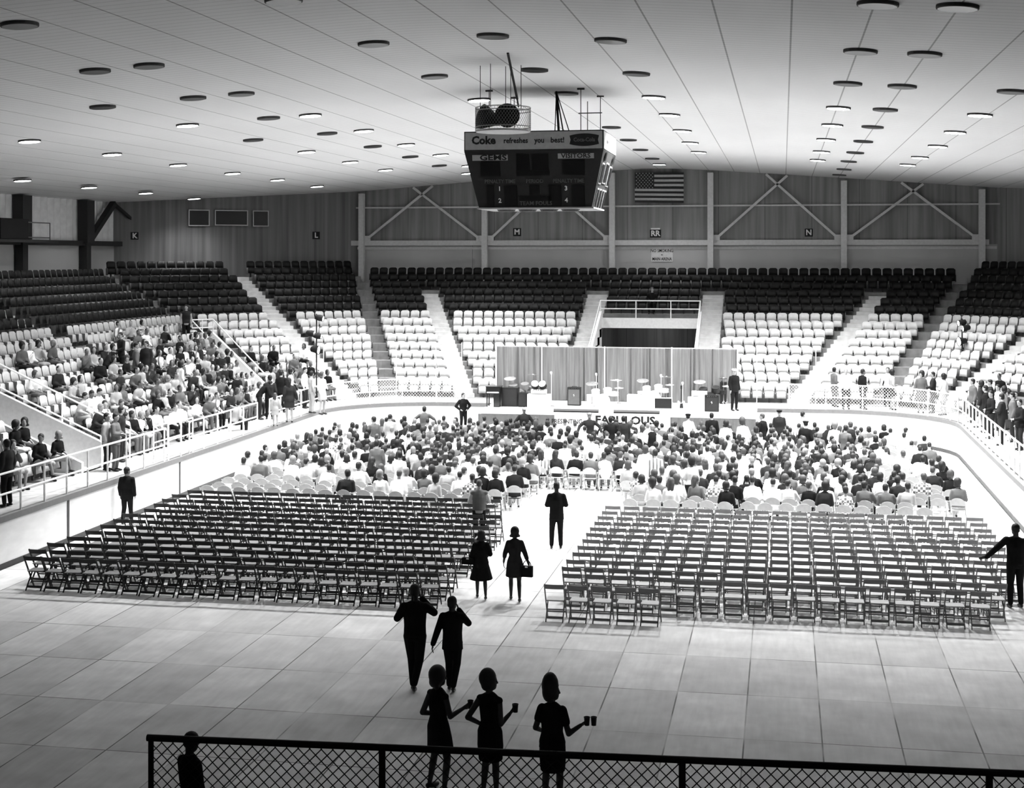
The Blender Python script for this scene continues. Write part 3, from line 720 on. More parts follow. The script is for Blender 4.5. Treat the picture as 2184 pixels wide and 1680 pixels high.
def fixtures(lst, lit):
    pts = sorted([at_ceil(*q) for q in lst], key=lambda p: (round(p.y / 4), p.x)); rows = {}
    for p in pts: rows.setdefault(round(p.y / 4), []).append(p)
    ri = 0
    for k in sorted(rows):
        ri += 1; n_ = len(rows[k])
        for j, p in enumerate(rows[k]):
            lab = '%s round ceiling downlight, %s from the left in the %s nearest %s row' % ('lit' if lit else 'unlit dark', ordw(j + 1), ordw(ri), 'lit' if lit else 'unlit')
            o = empty('ceiling_light', (p.x, p.y, p.z - .045), 0, lab, 'ceiling light', 'lit ceiling downlights' if lit else 'unlit ceiling downlights')
            sl = (ceil_z(p.x + .1) - ceil_z(p.x - .1)) / .2; o.rotation_euler = (0, -math.atan(sl), 0)
            a = bpy.data.objects.new('trim_ring', proto_ring); b = bpy.data.objects.new('lamp_lens', d_lit if lit else d_off)
            for c in (a, b): COL.objects.link(c); c.parent = o
            if lit:
                L = bpy.data.objects.new('downlight_glow', sl2 if (abs(p.x) > 13.5 or p.y > 66) else sl3 if p.y > 57 else sl_); COL.objects.link(L); L.location = (p.x, p.y, p.z - .12)
fixtures(LIT, True); fixtures(OFF, False)
# glow inside the far passage
L = bpy.data.lights.new('passage_lamp', 'POINT'); L.energy = 28; L.shadow_soft_size = .2; o = bpy.data.objects.new('passage_lamp', L); COL.objects.link(o); o.location = (.0, 74.9, ZH - .7)
o = empty('passage_light', (0, 74.9, ZH - .345), 0, 'small ceiling lamp inside the dark passage behind the stage', 'ceiling light')
mk('lamp_glass', lathe(NB(), [(.16, -.07), (.2, -.03), (.2, 0)], 16), M['fix_lit'], o)
mk('lamp_base', lathe(NB(), [(.23, -.015), (.23, .0)], 16), M['fix_ring'], o)
# ------------------------------------------------------------------ scoreboard
def facing_y(px, py, y): p = at_y(px, py, y); return p
SBY = 38.9; pc = at_y(1138, 300, SBY); sb = empty('scoreboard', (pc.x, SBY, 0), 0, 'large four-sided black scoreboard hung over the rink with a drink advertisement on top', 'scoreboard')
tl = at_y(990, 281, SBY); br_ = at_y(1287, 320, SBY); W2 = (br_.x - tl.x) / 2; zt, zb = tl.z, br_.z + .02; zbot = at_y(1150, 441, SBY).z; Wb = (at_y(1268, 440, SBY).x - at_y(1025, 440, SBY).x) / 2
cx0 = (tl.x + br_.x) / 2 - pc.x; D = 2.9; Db = 2.3
bm = box(NB(), cx0 - W2, cx0 + W2, 0, D, zb, zt); mk('banner_box', bm, M['board_face'], sb)
bm = NB(); q0 = [(cx0 - W2, 0), (cx0 + W2, 0), (cx0 + W2, D), (cx0 - W2, D)]; q1 = [(cx0 - Wb, .3), (cx0 + Wb, .3), (cx0 + Wb, D - .3), (cx0 - Wb, D - .3)]
lo = [bm.verts.new((x, y, zbot)) for x, y in q1]; hi = [bm.verts.new((x, y, zb - .004)) for x, y in q0]
bm.faces.new(lo[::-1]); bm.faces.new(hi)
for i in range(4): bm.faces.new((lo[i], lo[(i + 1) % 4], hi[(i + 1) % 4], hi[i]))
mk('case', bm, M['board_face'], sb)
# frames for the sloping faces: local x along the face, local y up the face
def face_frame(a, b, c, off=.006):     # a lower-left, b lower-right, c upper-left
    a, b, c = Vector(a), Vector(b), Vector(c); x = (b - a).normalized(); y = (c - a); y = (y - x * y.dot(x)).normalized(); z = x.cross(y)
    return Matrix(((x.x, y.x, z.x, a.x + z.x * off), (x.y, y.y, z.y, a.y + z.y * off), (x.z, y.z, z.z, a.z + z.z * off), (0, 0, 0, 1)))
FH = math.sqrt((zb - zbot) ** 2 + .3 ** 2)
def score_face(ctr, mirror_w, front=True):
    w2 = mirror_w
    def at(x, y): return ctr @ Matrix.Translation((x, y, 0))
    def plate(nm, x, y, ww, hh, m): o = mk(nm, box(NB(), -ww / 2, ww / 2, -hh / 2, hh / 2, 0, .012), M[m], sb); o.matrix_local = at(x, y); return o
    def tx(s, x, y, sz, m, b=0, sx=1):
        o = text(s, sz, M[m], sb, (0, 0, 0), (0, 0, 0), 'lettering', b, .003, 1); o.matrix_local = at(x, y) @ Matrix.Translation((0, 0, .016)) @ Matrix.Diagonal((sx, 1, 1, 1)); return o
    k = FH; A = 'board_window'
    plate('name_strip', -w2 * .66, k * .88, w2 * .54, k * .10, 'label_strip'); tx('GEMS', -w2 * .61, k * .88, k * .13, 'ink', .006, 1.5)
    plate('name_strip', w2 * .64, k * .895, w2 * .54, k * .09, 'label_strip'); tx('VISITORS', w2 * .64, k * .895, k * .11, 'ink', .004, 1.15)
    plate('digit_window', -w2 * .66, k * .68, w2 * .30, k * .25, A); plate('digit_window', w2 * .60, k * .70, w2 * .34, k * .26, A)
    plate('clock_window', -w2 * .16, k * .80, w2 * .20, k * .28, A); plate('clock_window', w2 * .10, k * .80, w2 * .25, k * .28, A); plate('clock_window', -.02, k * .60, w2 * .5, k * .08, A)
    tx('PENALTY TIME', -w2 * .52, k * .46, k * .095, 'dim_text', .002, .88); tx('PERIOD', 0.02, k * .46, k * .095, 'dim_text', .002, .95); tx('PENALTY TIME', w2 * .52, k * .46, k * .095, 'dim_text', .002, .88)
    for s, r in (('1', .33), ('2', .12)): tx(s, -w2 * .53, k * r, k * .11, 'sign_light', .004)
    for s, r in (('3', .33), ('4', .12)): tx(s, w2 * .48, k * r, k * .11, 'sign_light', .004)
    for sx in (-.67, -.36, .31, .66): plate('digit_window', w2 * sx, k * .21, w2 * (.11 if abs(sx) > .6 and sx < 0 else .2), k * .36, A)
    plate('digit_window', .01, k * .31, w2 * .16, k * .16, A); tx('TEAM FOULS', 0.03, k * .07, k * .10, 'dim_text', .002, 1.0); plate('digit_window', .01, k * .165, w2 * .5, k * .07, A)
score_face(face_frame((cx0 - Wb, .3, zbot), (cx0 + Wb, .3, zbot), (cx0 - W2, 0, zb)) @ Matrix.Translation((Wb, 0, 0)), W2 * .95)
fr = face_frame((cx0 + Wb, .3, zbot), (cx0 + Wb, D - .3, zbot), (cx0 + W2, 0, zb)) @ Matrix.Translation((D / 2 - .3, 0, 0))
def plate2(nm, x, y, ww, hh, m, dz=0): o = mk(nm, box(NB(), -ww / 2, ww / 2, -hh / 2, hh / 2, 0, .012 + dz), M[m], sb); o.matrix_local = fr @ Matrix.Translation((x, y, 0)); return o
for x, y, a, b in ((-.85, .95, .42, .5), (0, 1.0, .55, .5), (.85, .95, .42, .5), (-.75, .25, .3, .5), (-.25, .25, .3, .5), (.3, .25, .3, .5), (.8, .25, .3, .5)): plate2('window_frame', x, y, a + .09, b + .09, 'label_strip'); plate2('digit_window', x, y, a, b, 'board_window', .01)
for x in (-.85, .85):
    o = mk('round_dial', lathe(NB(), [(.13, 0), (.13, .03)], 16), M['board_window'], sb); o.matrix_local = fr @ Matrix.Translation((x, 1.42, 0))
# banner panels
bp = mk('banner_panel', box(NB(), cx0 - W2 + .03, cx0 + W2 - .03, -.014, -.002, zb + .03, zt - .03), M['banner'], sb)
zc = (zt + zb) / 2; RX = (PI / 2, 0, 0)
text('Coke', .30, M['ink'], sb, (cx0 - W2 * .715, -.018, zc + .015), RX, 'lettering', .012, .004, 1.0)
text('refreshes', .205, M['ink'], sb, (cx0 - W2 * .25, -.018, zc), RX, 'lettering', .005, .004, .88)
text('you', .205, M['ink'], sb, (cx0 + W2 * .09, -.018, zc), RX, 'lettering', .005, .004, .88)
text('best!', .205, M['ink'], sb, (cx0 + W2 * .35, -.018, zc), RX, 'lettering', .005, .004, .95)
def fishtail(m_):       # dark emblem with curved top and bottom and notched ends
    bm = NB(); pts = []; n = 12; a, b = .40, .17
    for k in range(n + 1): t = -1 + 2 * k / n; pts.append((t * a, -b * (1 - .32 * t * t)))
    pts.append((a * .93, 0))
    for k in range(n + 1): t = 1 - 2 * k / n; pts.append((t * a, b * (1 - .32 * t * t)))
    pts.append((-a * .93, 0))
    prism(bm, pts, 0, .012); return bm
o = mk('emblem', fishtail(0), M['ink'], sb, rot=RX); o.location = (cx0 + W2 * .73, -.016, zc)
text('Coca-Cola', .15, M['dim_text'], sb, (cx0 + W2 * .73, -.032, zc), RX, 'emblem_lettering', .004, .003, .9)
mk('side_banner_panel', box(NB(), cx0 + W2 + .002, cx0 + W2 + .014, .05, D - .05, zb + .03, zt - .03), M['lit_banner'], sb)
text('refreshes you best!', .2, M['mid'], sb, (cx0 + W2 + .018, D / 2 - .1, zc), (PI / 2, 0, PI / 2), 'side_lettering', .002, .003, .95)
bm = NB(); box(bm, cx0 - Wb - .05, cx0 + Wb + .05, .25, D - .25, zbot - .04, zbot); mk('lower_rim', bm, M['label_strip'], sb)
bm = NB()
for x in (-.9, -.3, .3, .9): lathe(bm, [(.22, zbot - .1), (.27, zbot - .04)], 14, (cx0 + x, D / 2 - .6, 0))
mk('under_lamp_cups', bm, M['board_face'], sb)
bm = NB()
for x, y in ((-1.3, .4), (-.95, 2.3), (1.25, .4), (1.55, 2.3)): bar(bm, (cx0 + x, y, zt), (cx0 + x, y, ceil_z(pc.x) - .02), .012, 5); box(bm, cx0 + x - .1, cx0 + x + .1, y - .03, y + .03, ceil_z(pc.x) - .08, ceil_z(pc.x) - .03)
bm2 = NB(); 
for dx, r in ((0, .035), (.06, .02), (.14, .014), (-.05, .014)): bar(bm2, (cx0 + .45, 1.2, ceil_z(pc.x) - .02), (cx0 + .55 + dx * 2.2, 1.0, zt), r, 6)
mk('hanger_rods', bm, M['dark_steel'], sb); mk('cable_bundle', bm2, M['black'], sb)
bm = NB(); x = cx0 + 1.42; bar(bm, (x, .5, zt), (x, .5, zt + .82), .012, 5); bar(bm, (x - .25, .5, zt + .5), (x + .4, .5, zt + .5), .014, 5); mk('antenna_cross', bm, M['dark_steel'], sb)

# caged horn loudspeakers hanging in front of the scoreboard
HY = 34.2; a = at_y(1015, 280, HY); b = at_y(1131, 229, HY); hx = (a.x + b.x) / 2; hr = (b.x - a.x) / 2
hc = empty('caged_loudspeaker_cluster', (hx, HY, a.z), 0, 'wire drum cage with two big black horn loudspeakers hanging before the scoreboard', 'loudspeaker'); hh = b.z - a.z
bm = NB()
for k in range(56):
    t = 2 * PI * k / 56
    for s in (1, -1):
        prev = None
        for j in range(7):
            tt = t + s * j * .10; q = V3(hr * math.cos(tt), hr * math.sin(tt), hh * j / 6)
            if prev is not None: bar(bm, prev, q, .003, 3, caps=False)
            prev = q
mk('wire_mesh', bm, M['cage'], hc)
bm = NB()
for z in (0, hh * .16, hh * .86, hh):
    for k in range(32): t0, t1 = 2 * PI * k / 32, 2 * PI * (k + 1) / 32; bar(bm, (hr * math.cos(t0), hr * math.sin(t0), z), (hr * math.cos(t1), hr * math.sin(t1), z), .011, 4, caps=False)
mk('cage_hoops', bm, M['cage'], hc)
mk('base_disc', lathe(NB(), [(hr * .98, -.03), (hr * .98, -.01), (hr * .9, -.01)], 28), M['pale'], hc)
for sx, rz, tx_ in ((-.42, .95, -.2), (.18, -.2, .1)):
    m_ = Matrix.Translation((sx * hr, -.1 if sx < .3 else .15, hh * .50)) @ Matrix.Rotation(-rz, 4, 'Z') @ Matrix.Rotation(PI / 2 - .25, 4, 'X')
    mk('horn', lathe(NB(), [(.06, -.30), (.09, -.26), (.12, -.15), (.20, 0), (.27, .14), (.30, .26), (.285, .262), (.25, .15), (.03, -.1)], 24, (0, 0, 0), m_), M['black'], hc, True)
bm = NB(); zc_ = ceil_z(hx) - hc.location.z - .02
for x, y in ((-.55, .2), (-.25, -.3), (.0, .5), (.2, -.2), (.38, .3)): bar(bm, (x * hr * 1.6, y * hr, hh), (x * hr * 1.6, y * hr, zc_), .009, 5)
mk('hanger_rods', bm, M['dark_steel'], hc)
mk('feed_cable', bar(bar(NB(), (.62 * hr, -.2, hh), (.66 * hr, -.5, hh + .15), .02, 6), (.66 * hr, -.5, hh + .15), (.72 * hr, -1.9, zc_ + .0), .03, 6), M['black'], hc)

# ------------------------------------------------------------------ things on the walls
YS = YW - .06
def rect_y(x0, y0, x1, y1, y): a = at_y(x0, y0, y); b = at_y(x1, y1, y); return a.x, b.x, b.z, a.z
x0, x1, z0, z1 = rect_y(1354, 368, 1458, 431, YW - .3)
fl = empty('flag', (x0, YW - .3, z0), 0, 'striped national flag with starred dark canton hung high on the far wall', 'flag'); FWd, FHt = x1 - x0, z1 - z0
def cloth(nm, xa, xb, za, zb_, m, dy=0):
    bm = NB(); pr = None; n = max(3, int((xb - xa) * 12))
    for k in range(n + 1):
        x = xa + (xb - xa) * k / n; y = .03 * math.sin(x * 5.2) + dy; sag = -.04 * x / FWd * (1 if za < FHt * .5 else .3)
        c = [bm.verts.new((x, y + t, z + sag)) for t in (0, .006) for z in (za, zb_)]
        if pr:
            for i, j in ((0, 1), (1, 3), (3, 2), (2, 0)): bm.faces.new((pr[i], pr[j], c[j], c[i]))
        pr = c
    return mk(nm, bm, M[m], fl)
sh = FHt / 13
for k in range(13): cloth('stripe', 0, FWd, FHt - (k + 1) * sh, FHt - k * sh, 'flag_dark' if k % 2 == 0 else 'flag_light')
cloth('canton', 0, FWd * .4, FHt - 7 * sh, FHt, 'flag_dark', -.02)
bm = NB()
for r in range(9):
    for c in range(6 if r % 2 == 0 else 5):
        x = FWd * .4 * ((c + .5) / 6 + (0 if r % 2 == 0 else 1 / 12)); z = FHt - 7 * sh * (r + .5) / 9; pts = []
        for k in range(10): a_ = PI / 2 + PI * k / 5; rr = .042 if k % 2 == 0 else .018; pts.append(bm.verts.new((x + rr * math.cos(a_), -.03 + .03 * math.sin(x * 5.2), z + rr * math.sin(a_))))
        bm.faces.new(pts)
mk('stars', bm, M['flag_light'], fl)
def letter_sign(ch, px, py, hpx, pt, label, wide=1.0, rim='pale'):
    s = 3100 / depth(pt); hm = hpx / s; o = empty('section_sign', (pt.x, pt.y, pt.z), 0, label, 'sign', 'section letter signs')
    mk('sign_panel', box(NB(), -hm * wide / 2, hm * wide / 2, -.03, 0, -hm / 2, hm / 2), M['sign_dark'], o)
    text(ch, hm * .95, M['sign_light'], o, (0, -.036, 0), RX, 'lettering', .012, .004)
    return o
for ch, px, py, w_ in (('M', 1103, 495, 1), ('RR', 1398, 498, 1.4), ('N', 1725, 496, 1)):
    letter_sign(ch, px, py, 17, at_y(px, py, YW + .004), 'small dark sign with the letter%s %s on the far wall' % ('s' if ch == 'RR' else '', ch), w_)
p = at_y(1398, 488, YW + .002); tag(mk('sign_board', box(NB(), -.24, .24, -.02, 0, -.05, .05), M['sign_light'], loc=(p.x, p.y, p.z)), 'narrow pale board just above the RR section sign', 'sign')
cd_ = (V3(cw0.x, cw0.y, 0) - V3(cw1.x, cw1.y, 0)).normalized(); cn = V3(cd_.y, -cd_.x, 0)
def on_corner(px, py, off=.05):
    d = ray(px, py); o = V3(cw1.x, cw1.y, 0) + cn * off; t = (o - CAM).dot(cn) / d.dot(cn); return CAM + d * t
ca = math.atan2(cd_.y, cd_.x)
for ch, px, py in (('K', 287, 503), ('L', 674, 502)):
    letter_sign(ch, px, py, 16, on_corner(px, py, .0), 'small dark sign with the letter %s on the left corner wall' % ch).rotation_euler = (0, 0, ca)
x0, x1, z0, z1 = rect_y(1389, 529, 1435, 558, YS)
ns = empty('no_smoking_sign', (0, YS, 0), 0, 'pale NO SMOKING IN MAIN ARENA notice under the RR sign', 'sign')
mk('sign_panel', box(NB(), x0, x1, -.02, 0, z0, z1), M['sign_light'], ns)
for s, z, sz in (('NO SMOKING', z1 - .14, .24), ('IN', (z0 + z1) / 2, .1), ('MAIN ARENA', z0 + .14, .22)): text(s, sz, M['ink'], ns, ((x0 + x1) / 2, -.026, z), RX, 'lettering', .004, .003, .78)
for k, (a, b, c, d_, nm) in enumerate(((405, 447, 443, 482, 'leftmost'), (463, 448, 523, 481, 'widest, middle'), (541, 449, 570, 483, 'rightmost'))):
    p = on_corner((a + c) / 2, (b + d_) / 2, .06); s = 3100 / depth(p); wd, ht = (c - a) / s / .84, (d_ - b) / s
    o = empty('wall_board', (p.x, p.y, p.z), ca, '%s of three dark panels with thin pale frames on the left corner wall' % nm, 'panel', 'dark framed panels on the corner wall')
    mk('panel', box(NB(), -wd / 2, wd / 2, -.06, 0, -ht / 2, ht / 2), M['board_window'], o)
    bm = NB()
    for q in ((-wd / 2, -wd / 2 + .05, -ht / 2, ht / 2), (wd / 2 - .05, wd / 2, -ht / 2, ht / 2), (-wd / 2, wd / 2, -ht / 2, -ht / 2 + .05), (-wd / 2, wd / 2, ht / 2 - .05, ht / 2)): box(bm, q[0], q[1], -.09, -.055, q[2], q[3])
    mk('frame', bm, M['pale'], o)
# dark box and pipe frame on a platform by the left wall
pa = at_x(2, 512, -26.9); pb = at_x(38, 472, -26.6); pc_ = at_x(89, 476, -26.6)
pk = empty('platform_box', (-26.6, pa.y, ZB + .12), 0, 'black equipment box on a ledge high on the left wall', 'box')
mk('case', box(NB(), -.25, .5, -1.4, pb.y - pa.y, 0, pb.z - ZB - .1), M['black'], pk); mk('lid', box(NB(), -.27, .52, -1.42, pb.y - pa.y + .02, pb.z - ZB - .1, pb.z - ZB - .02), M['black'], pk)
y0_, y1_ = pb.y + .05, pc_.y
pipes('guard_rail', [('top_rail', [V3(-26.2, y0_, pc_.z), V3(-26.2, y1_, pc_.z)]), ('lower_rail', [V3(-26.2, y0_, ZB + .2), V3(-26.2, y1_, ZB + .2)])], [(V3(-26.2, y, ZB + .1), V3(-26.2, y, pc_.z)) for y in (y0_, y1_)], 'thin dark pipe frame beside the black box on the left wall', None, .025, 'mid')
struct('trim_shelf_left', box(NB(), -27.2, -25.9, pa.y - 2, y1_ + .3, ZB - .02, ZB + .10), M['dark_steel'])

# ------------------------------------------------------------------ walkway railings
def run(pts, step=1.25):       # even posts along a polyline
    pts = [Vector((p[0], p[1], 0)) for p in pts]; out = [pts[0]]; acc = 0
    for a, b in zip(pts, pts[1:]):
        L = (b - a).length; t = step - acc
        while t < L: out.append(a + (b - a) * (t / L)); t += step
        acc = L - (t - step)
    return out
def walk_rail(pts, label, wire, step=1.25, h=1.02):
    P = run(pts, step); P.append(Vector((pts[-1][0], pts[-1][1], 0)))
    if (P[-1] - P[-2]).length < .3: P.pop(-2)
    up = lambda z: [p + V3(0, 0, WZ + z) for p in P]
    r = pipes('walkway_railing', [('top_rail', up(h)), ('mid_rail', up(h * .5))], [(p + V3(0, 0, WZ), p + V3(0, 0, WZ + h)) for p in P], label, 'white pipe railings round the rink')
    if wire:
        bm = NB()
        for a, b in zip(P, P[1:]):
            L = (b - a).length; d = (b - a) / L
            mesh_link(bm, L, h - .05, .13, .0045, Matrix(((d.x, -d.y, 0, a.x), (d.y, d.x, 0, a.y), (0, 0, 1, WZ + .03), (0, 0, 0, 1))))
        mk('wire_mesh', bm, M['rail'], r)
    return r
rp = ring(10, .07)
GY0, GY1 = at_x(355, 962, XL).y, at_x(408, 945, XL).y
walk_rail([(rp[0][0], 17), (rp[0][0], GY0)], 'white pipe railing along the left walkway, nearest the camera', False, 1.2)
walk_rail([(rp[0][0], GY1), (rp[0][0], 50.6)], 'white pipe railing along the left walkway past the gate', False, 1.2)
walk_rail([(rp[0][0], 51.9)] + rp[1:5], 'white pipe railing at the left corner before the wire mesh starts', False, 1.2)
walk_rail(rp[4:12] + [(-7.2, YF + .07)], 'wire-meshed white railing round the far left corner', True, 1.5)
walk_rail([(6.6, YF + .07)] + rp[12:22], 'wire-meshed white railing round the far right corner', True, 1.5)
walk_rail([rp[21], rp[22], (rp[22][0], 30)], 'closely posted white railing along the right walkway', False, .95)
# open gate folded on the left railing
g = empty('railing_gate', (XL + .0, (GY0 + GY1) / 2, WZ), 0, 'white double pipe gate standing open in the left walkway railing', 'gate')
for nm, dx, dy0, dy1 in (('gate_leaf', -.25, -1.35, .75), ('gate_leaf', -.05, -.7, 1.2)):
    bm = NB()
    for z in (.15, .62, 1.12): bar(bm, (dx, dy0, z), (dx, dy1, z), .024, 8)
    for y in (dy0, (dy0 + dy1) / 2, dy1): bar(bm, (dx, y, .0), (dx, y, 1.12), .024, 8)
    mk(nm, bm, M['rail'], g)
# thin net poles
for px, y in ((985, YF + .3), (845, YF + .3), (930, YF + .3), (1614, YF + .3), (1740, YF + .3), (690, 60.2)):
    p = at_y(px, 800, y); tag(mk('net_pole', bar(NB(), (0, 0, 0), (0, 0, 2.6), .02, 6), M['light_steel'], loc=(p.x, y, WZ)), None)
poles = sorted([o for o in COL.objects if o.name.startswith('net_pole')], key=lambda o: o.location.x)
for k, o in enumerate(poles): tag(o, 'thin bare net pole behind the far boards, %s from the left' % ordw(k + 1), 'pole', 'net poles behind the far boards')

# ------------------------------------------------------------------ chain-link fence in the foreground
a = at_z(322, 1573, 4.02); b = at_z(2184, 1650, 4.02); d = (b - a).normalized(); Lf = (b - a).length + .6; an = math.atan2(d.y, d.x)
fe = empty('chain_link_fence', (a.x, a.y, 2.95), an, 'dark chain-link fence with pipe rail crossing the bottom of the view', 'fence'); hf = 4.02 - 2.95
mk('top_rail', bar(NB(), (-.03, 0, hf), (Lf, 0, hf), .026, 10), M['black'], fe)
mk('bottom_rail', bar(NB(), (0, 0, .06), (Lf, 0, .06), .02, 8), M['black'], fe)
s_ = lambda px: ((at_z(px, 1573 + (px - 322) * .0414, 4.02) - a).length if px > 322 else 0)
for px in (322, 815, 1455, 2110): mk('post', bar(NB(), (s_(px), 0, 0), (s_(px), 0, hf), .026 if px > 400 else .022, 10), M['black'], fe)
bm = NB(); mesh_link(bm, Lf, hf - .08, .089, .0042, Matrix.Translation((0, 0, .05))); mk('wire_mesh', bm, M['black'], fe)
mm = Matrix.Translation((a.x, a.y, 0)) @ Matrix.Rotation(an, 4, 'Z')
struct('wall_near_parapet', box(NB(), -.8, Lf + 1, -.12, .12, 1.3, 2.95, 0, mm), M['concrete'])

# ------------------------------------------------------------------ lighting poles on the walkway
def light_pole(px, pyb, heads, label, aim, yy=None):
    base = at_x(px, pyb, -13.2) if px < 1000 else at_x(px, pyb, 13.7)
    base = at_z(px, pyb, WZ); o = empty('lighting_pole', (base.x, base.y, WZ), 0, label, 'lighting pole', 'lighting poles on the walkway'); s = 3100 / depth(base)
    top = (pyb - min(h[1] for h in heads)) / s + .2
    bm = bar(NB(), (0, 0, 0), (0, 0, top), .03, 8); mk('pole', bm, M['black'], o)
    bm = NB()
    for k in range(3): t = 2 * PI * k / 3 + .3; bar(bm, (0, 0, .5), (.5 * math.cos(t), .5 * math.sin(t), .02), .018, 6)
    mk('tripod_legs', bm, M['black'], o)
    for hx_, hy_, r in heads:
        z = (pyb - hy_) / s; x = (hx_ - px) / s; A = (Vector(aim) - V3(base.x + x, base.y, WZ + z)).normalized()
        q = A.to_track_quat('Z', 'Y').to_matrix().to_4x4(); m_ = Matrix.Translation((x, 0, z)) @ q
        h = mk('lamp_head', lathe(NB(), [(.05, -.34), (.11, -.30), (.14, -.12), (r, .0), (r, .05), (r - .02, .05), (r - .02, .01), (.05, -.02)], 18, (0, 0, 0), m_), M['black'], o, True)
        mk('lens', lathe(NB(), [(r - .022, .02), (r - .022, .03)], 18, (0, 0, 0), m_), M['lens'], h)
        mk('yoke', bar(NB(), (0, 0, z), (x, 0, z), .02, 6), M['black'], o)
        L = bpy.data.lights.new('stage_lamp', 'SPOT'); L.energy = TOWER_W; L.spot_size = math.radians(44); L.spot_blend = .6; L.shadow_soft_size = .1
        lo_ = bpy.data.objects.new('stage_lamp', L); COL.objects.link(lo_); lo_.location = Vector((base.x + x, base.y, WZ + z)) + A * .12; lo_.rotation_euler = A.to_track_quat('-Z', 'Y').to_euler()
    return o
light_pole(675, 858, [(688, 679, .13), (668, 712, .14), (684, 717, .12), (678, 746, .2)], 'black pole with round stage lamps in the left corner of the walkway', (0, 60.5, 2))
light_pole(2052, 856, [(2046, 689, .13), (2054, 700, .15), (2047, 728, .2), (2050, 765, .2)], 'black pole with round stage lamps in the right corner of the walkway', (-1, 60.5, 2))
# ------------------------------------------------------------------ stage
SZ = 1.32; SY0 = 58.6; SY1 = 63.35
sx0 = at_z(1003, 884, SZ).x; sx1 = at_z(1612, 888, SZ).x
st = empty('stage_platform', ((sx0 + sx1) / 2, SY0, 0), 0, 'white-topped stage platform at the far end of the floor', 'stage'); ox = (sx0 + sx1) / 2
mk('deck', box(NB(), sx0 - ox, sx1 - ox, 0, SY1 - SY0, SZ - .12, SZ), M['stage'], st)
mk('frame', box(NB(), sx0 - ox + .1, sx1 - ox - .1, .08, 3.0, 0, SZ - .12), M['black'], st)
def skirt(xa, xb, nm, m='skirt', z0=.02, dz=0):
    bm = NB(); n = int(abs(xb - xa) * 14); pr = None
    for k in range(n + 1):
        x = xa + (xb - xa) * k / n; y = -.02 - .018 * math.sin(x * 17) - .01 * math.sin(x * 41)
        c = [bm.verts.new((x, y + t, z)) for t in (0, .01) for z in (z0, SZ - .13 + dz)]
        if pr:
            for i, j in ((0, 1), (1, 3), (3, 2), (2, 0)): bm.faces.new((pr[i], pr[j], c[j], c[i]))
        pr = c
    return mk(nm, bm, M[m], st)
XB0, XB1 = at_z(1175, 884, SZ).x, at_z(1428, 886, SZ).x
skirt(sx0 - ox, XB0 - ox, 'skirt_cloth'); skirt(XB1 - ox, sx1 - ox, 'skirt_cloth')
bn = empty('stage_banner', (XB0, SY0 - .05, 0), 0, 'white paper banner PRESENTING FABULOUS on the stage front', 'banner'); bw = XB1 - XB0
mk('paper', box(NB(), 0, bw, -.01, 0, .1, SZ - .06), M['white'], bn)
s_ = 3100 / depth((0, SY0, 1))
def btext(s, px, py, hpx, sx=1): p = at_y(px, py, SY0 - .07); return text(s, hpx / s_ * 1.38, M['ink'], bn, (p.x - XB0, -.016, p.z), RX, 'lettering', .016 if hpx > 12 else .004, .003, sx)
btext('PRESENTING', 1209, 899, 10, .85); btext('THE', 1205, 917, 9, .9); btext('FABULOUS', 1333, 897, 17, 1.12); btext('D', 1323, 924, 13, 1.1); btext('IC', 1376, 923, 13, 1.0)
for k, (a, b) in enumerate(((1176, 1274), (1308, 1407))):
    pa, pb = at_z(a, 876, SZ + .1), at_z(b, 877, SZ + .1)
    o = empty('footlight_trough', ((pa.x + pb.x) / 2, SY0 + .12, SZ), 0, 'long grey footlight trough on the stage edge, %s half' % ('left' if k == 0 else 'right'), 'footlight', 'footlight troughs'); hw = (pb.x - pa.x) / 2
    mk('hood', prism(NB(), [(-hw, -.08), (hw, -.08), (hw, .12), (-hw, .12)], 0, .13), M['mid'], o); mk('dark_base', box(NB(), -hw, hw, -.1, -.07, -.03, .05), M['ink'], o)
# curtain on pipe stands
CY = 63.2; cx0_, cx1_ = at_y(1059, 740, CY).x, at_y(1573, 745, CY).x; czt = at_y(1300, 741, CY).z
cu = empty('backdrop_curtain', ((cx0_ + cx1_) / 2, CY, SZ), 0, 'grey pleated backdrop curtain behind the stage', 'curtain'); co = (cx0_ + cx1_) / 2; ch_ = czt - SZ
posts = [cx0_, at_y(1156, 740, CY).x, at_y(1290, 740, CY).x, at_y(1433, 740, CY).x, cx1_]
r2 = random.Random(3)
def panel(xa, xb, zbot=.02):
    bm = NB(); n = max(20, int((xb - xa) * 46)); pr = None; ph = [r2.uniform(0, 6) for _ in range(4)]; folds = [(r2.uniform(xa, xb), r2.uniform(.03, .06), r2.uniform(.06, .16)) for _ in range(int((xb - xa) * 2.2))]
    for k in range(n + 1):
        x = xa + (xb - xa) * k / n; y = .02 * math.sin(x * 23 + ph[0]) + .025 * math.sin(x * 9 + ph[1])
        for fx, fw_, fa in folds: y += fa * math.exp(-((x - fx) / fw_) ** 2)
        c = [bm.verts.new((x - co, y * t + tt, z)) for tt in (0, .012) for z, t in ((zbot, 1.15), (ch_ * .5, 1), (ch_ - .06, .55), (ch_, .35))]
        if pr:
            for i, j in ((0, 1), (1, 2), (2, 3), (3, 7), (7, 6), (6, 5), (5, 4), (4, 0)): bm.faces.new((pr[i], pr[j], c[j], c[i]))
        pr = c
    return mk('curtain_panel', bm, M['curtain'], cu, True)
for a, b in zip(posts, posts[1:]): panel(a + .02, b - .02)
bm = NB(); bar(bm, (cx0_ - co, .05, ch_), (cx1_ - co, .05, ch_), .022, 8); mk('cross_pipe', bm, M['light_steel'], cu)
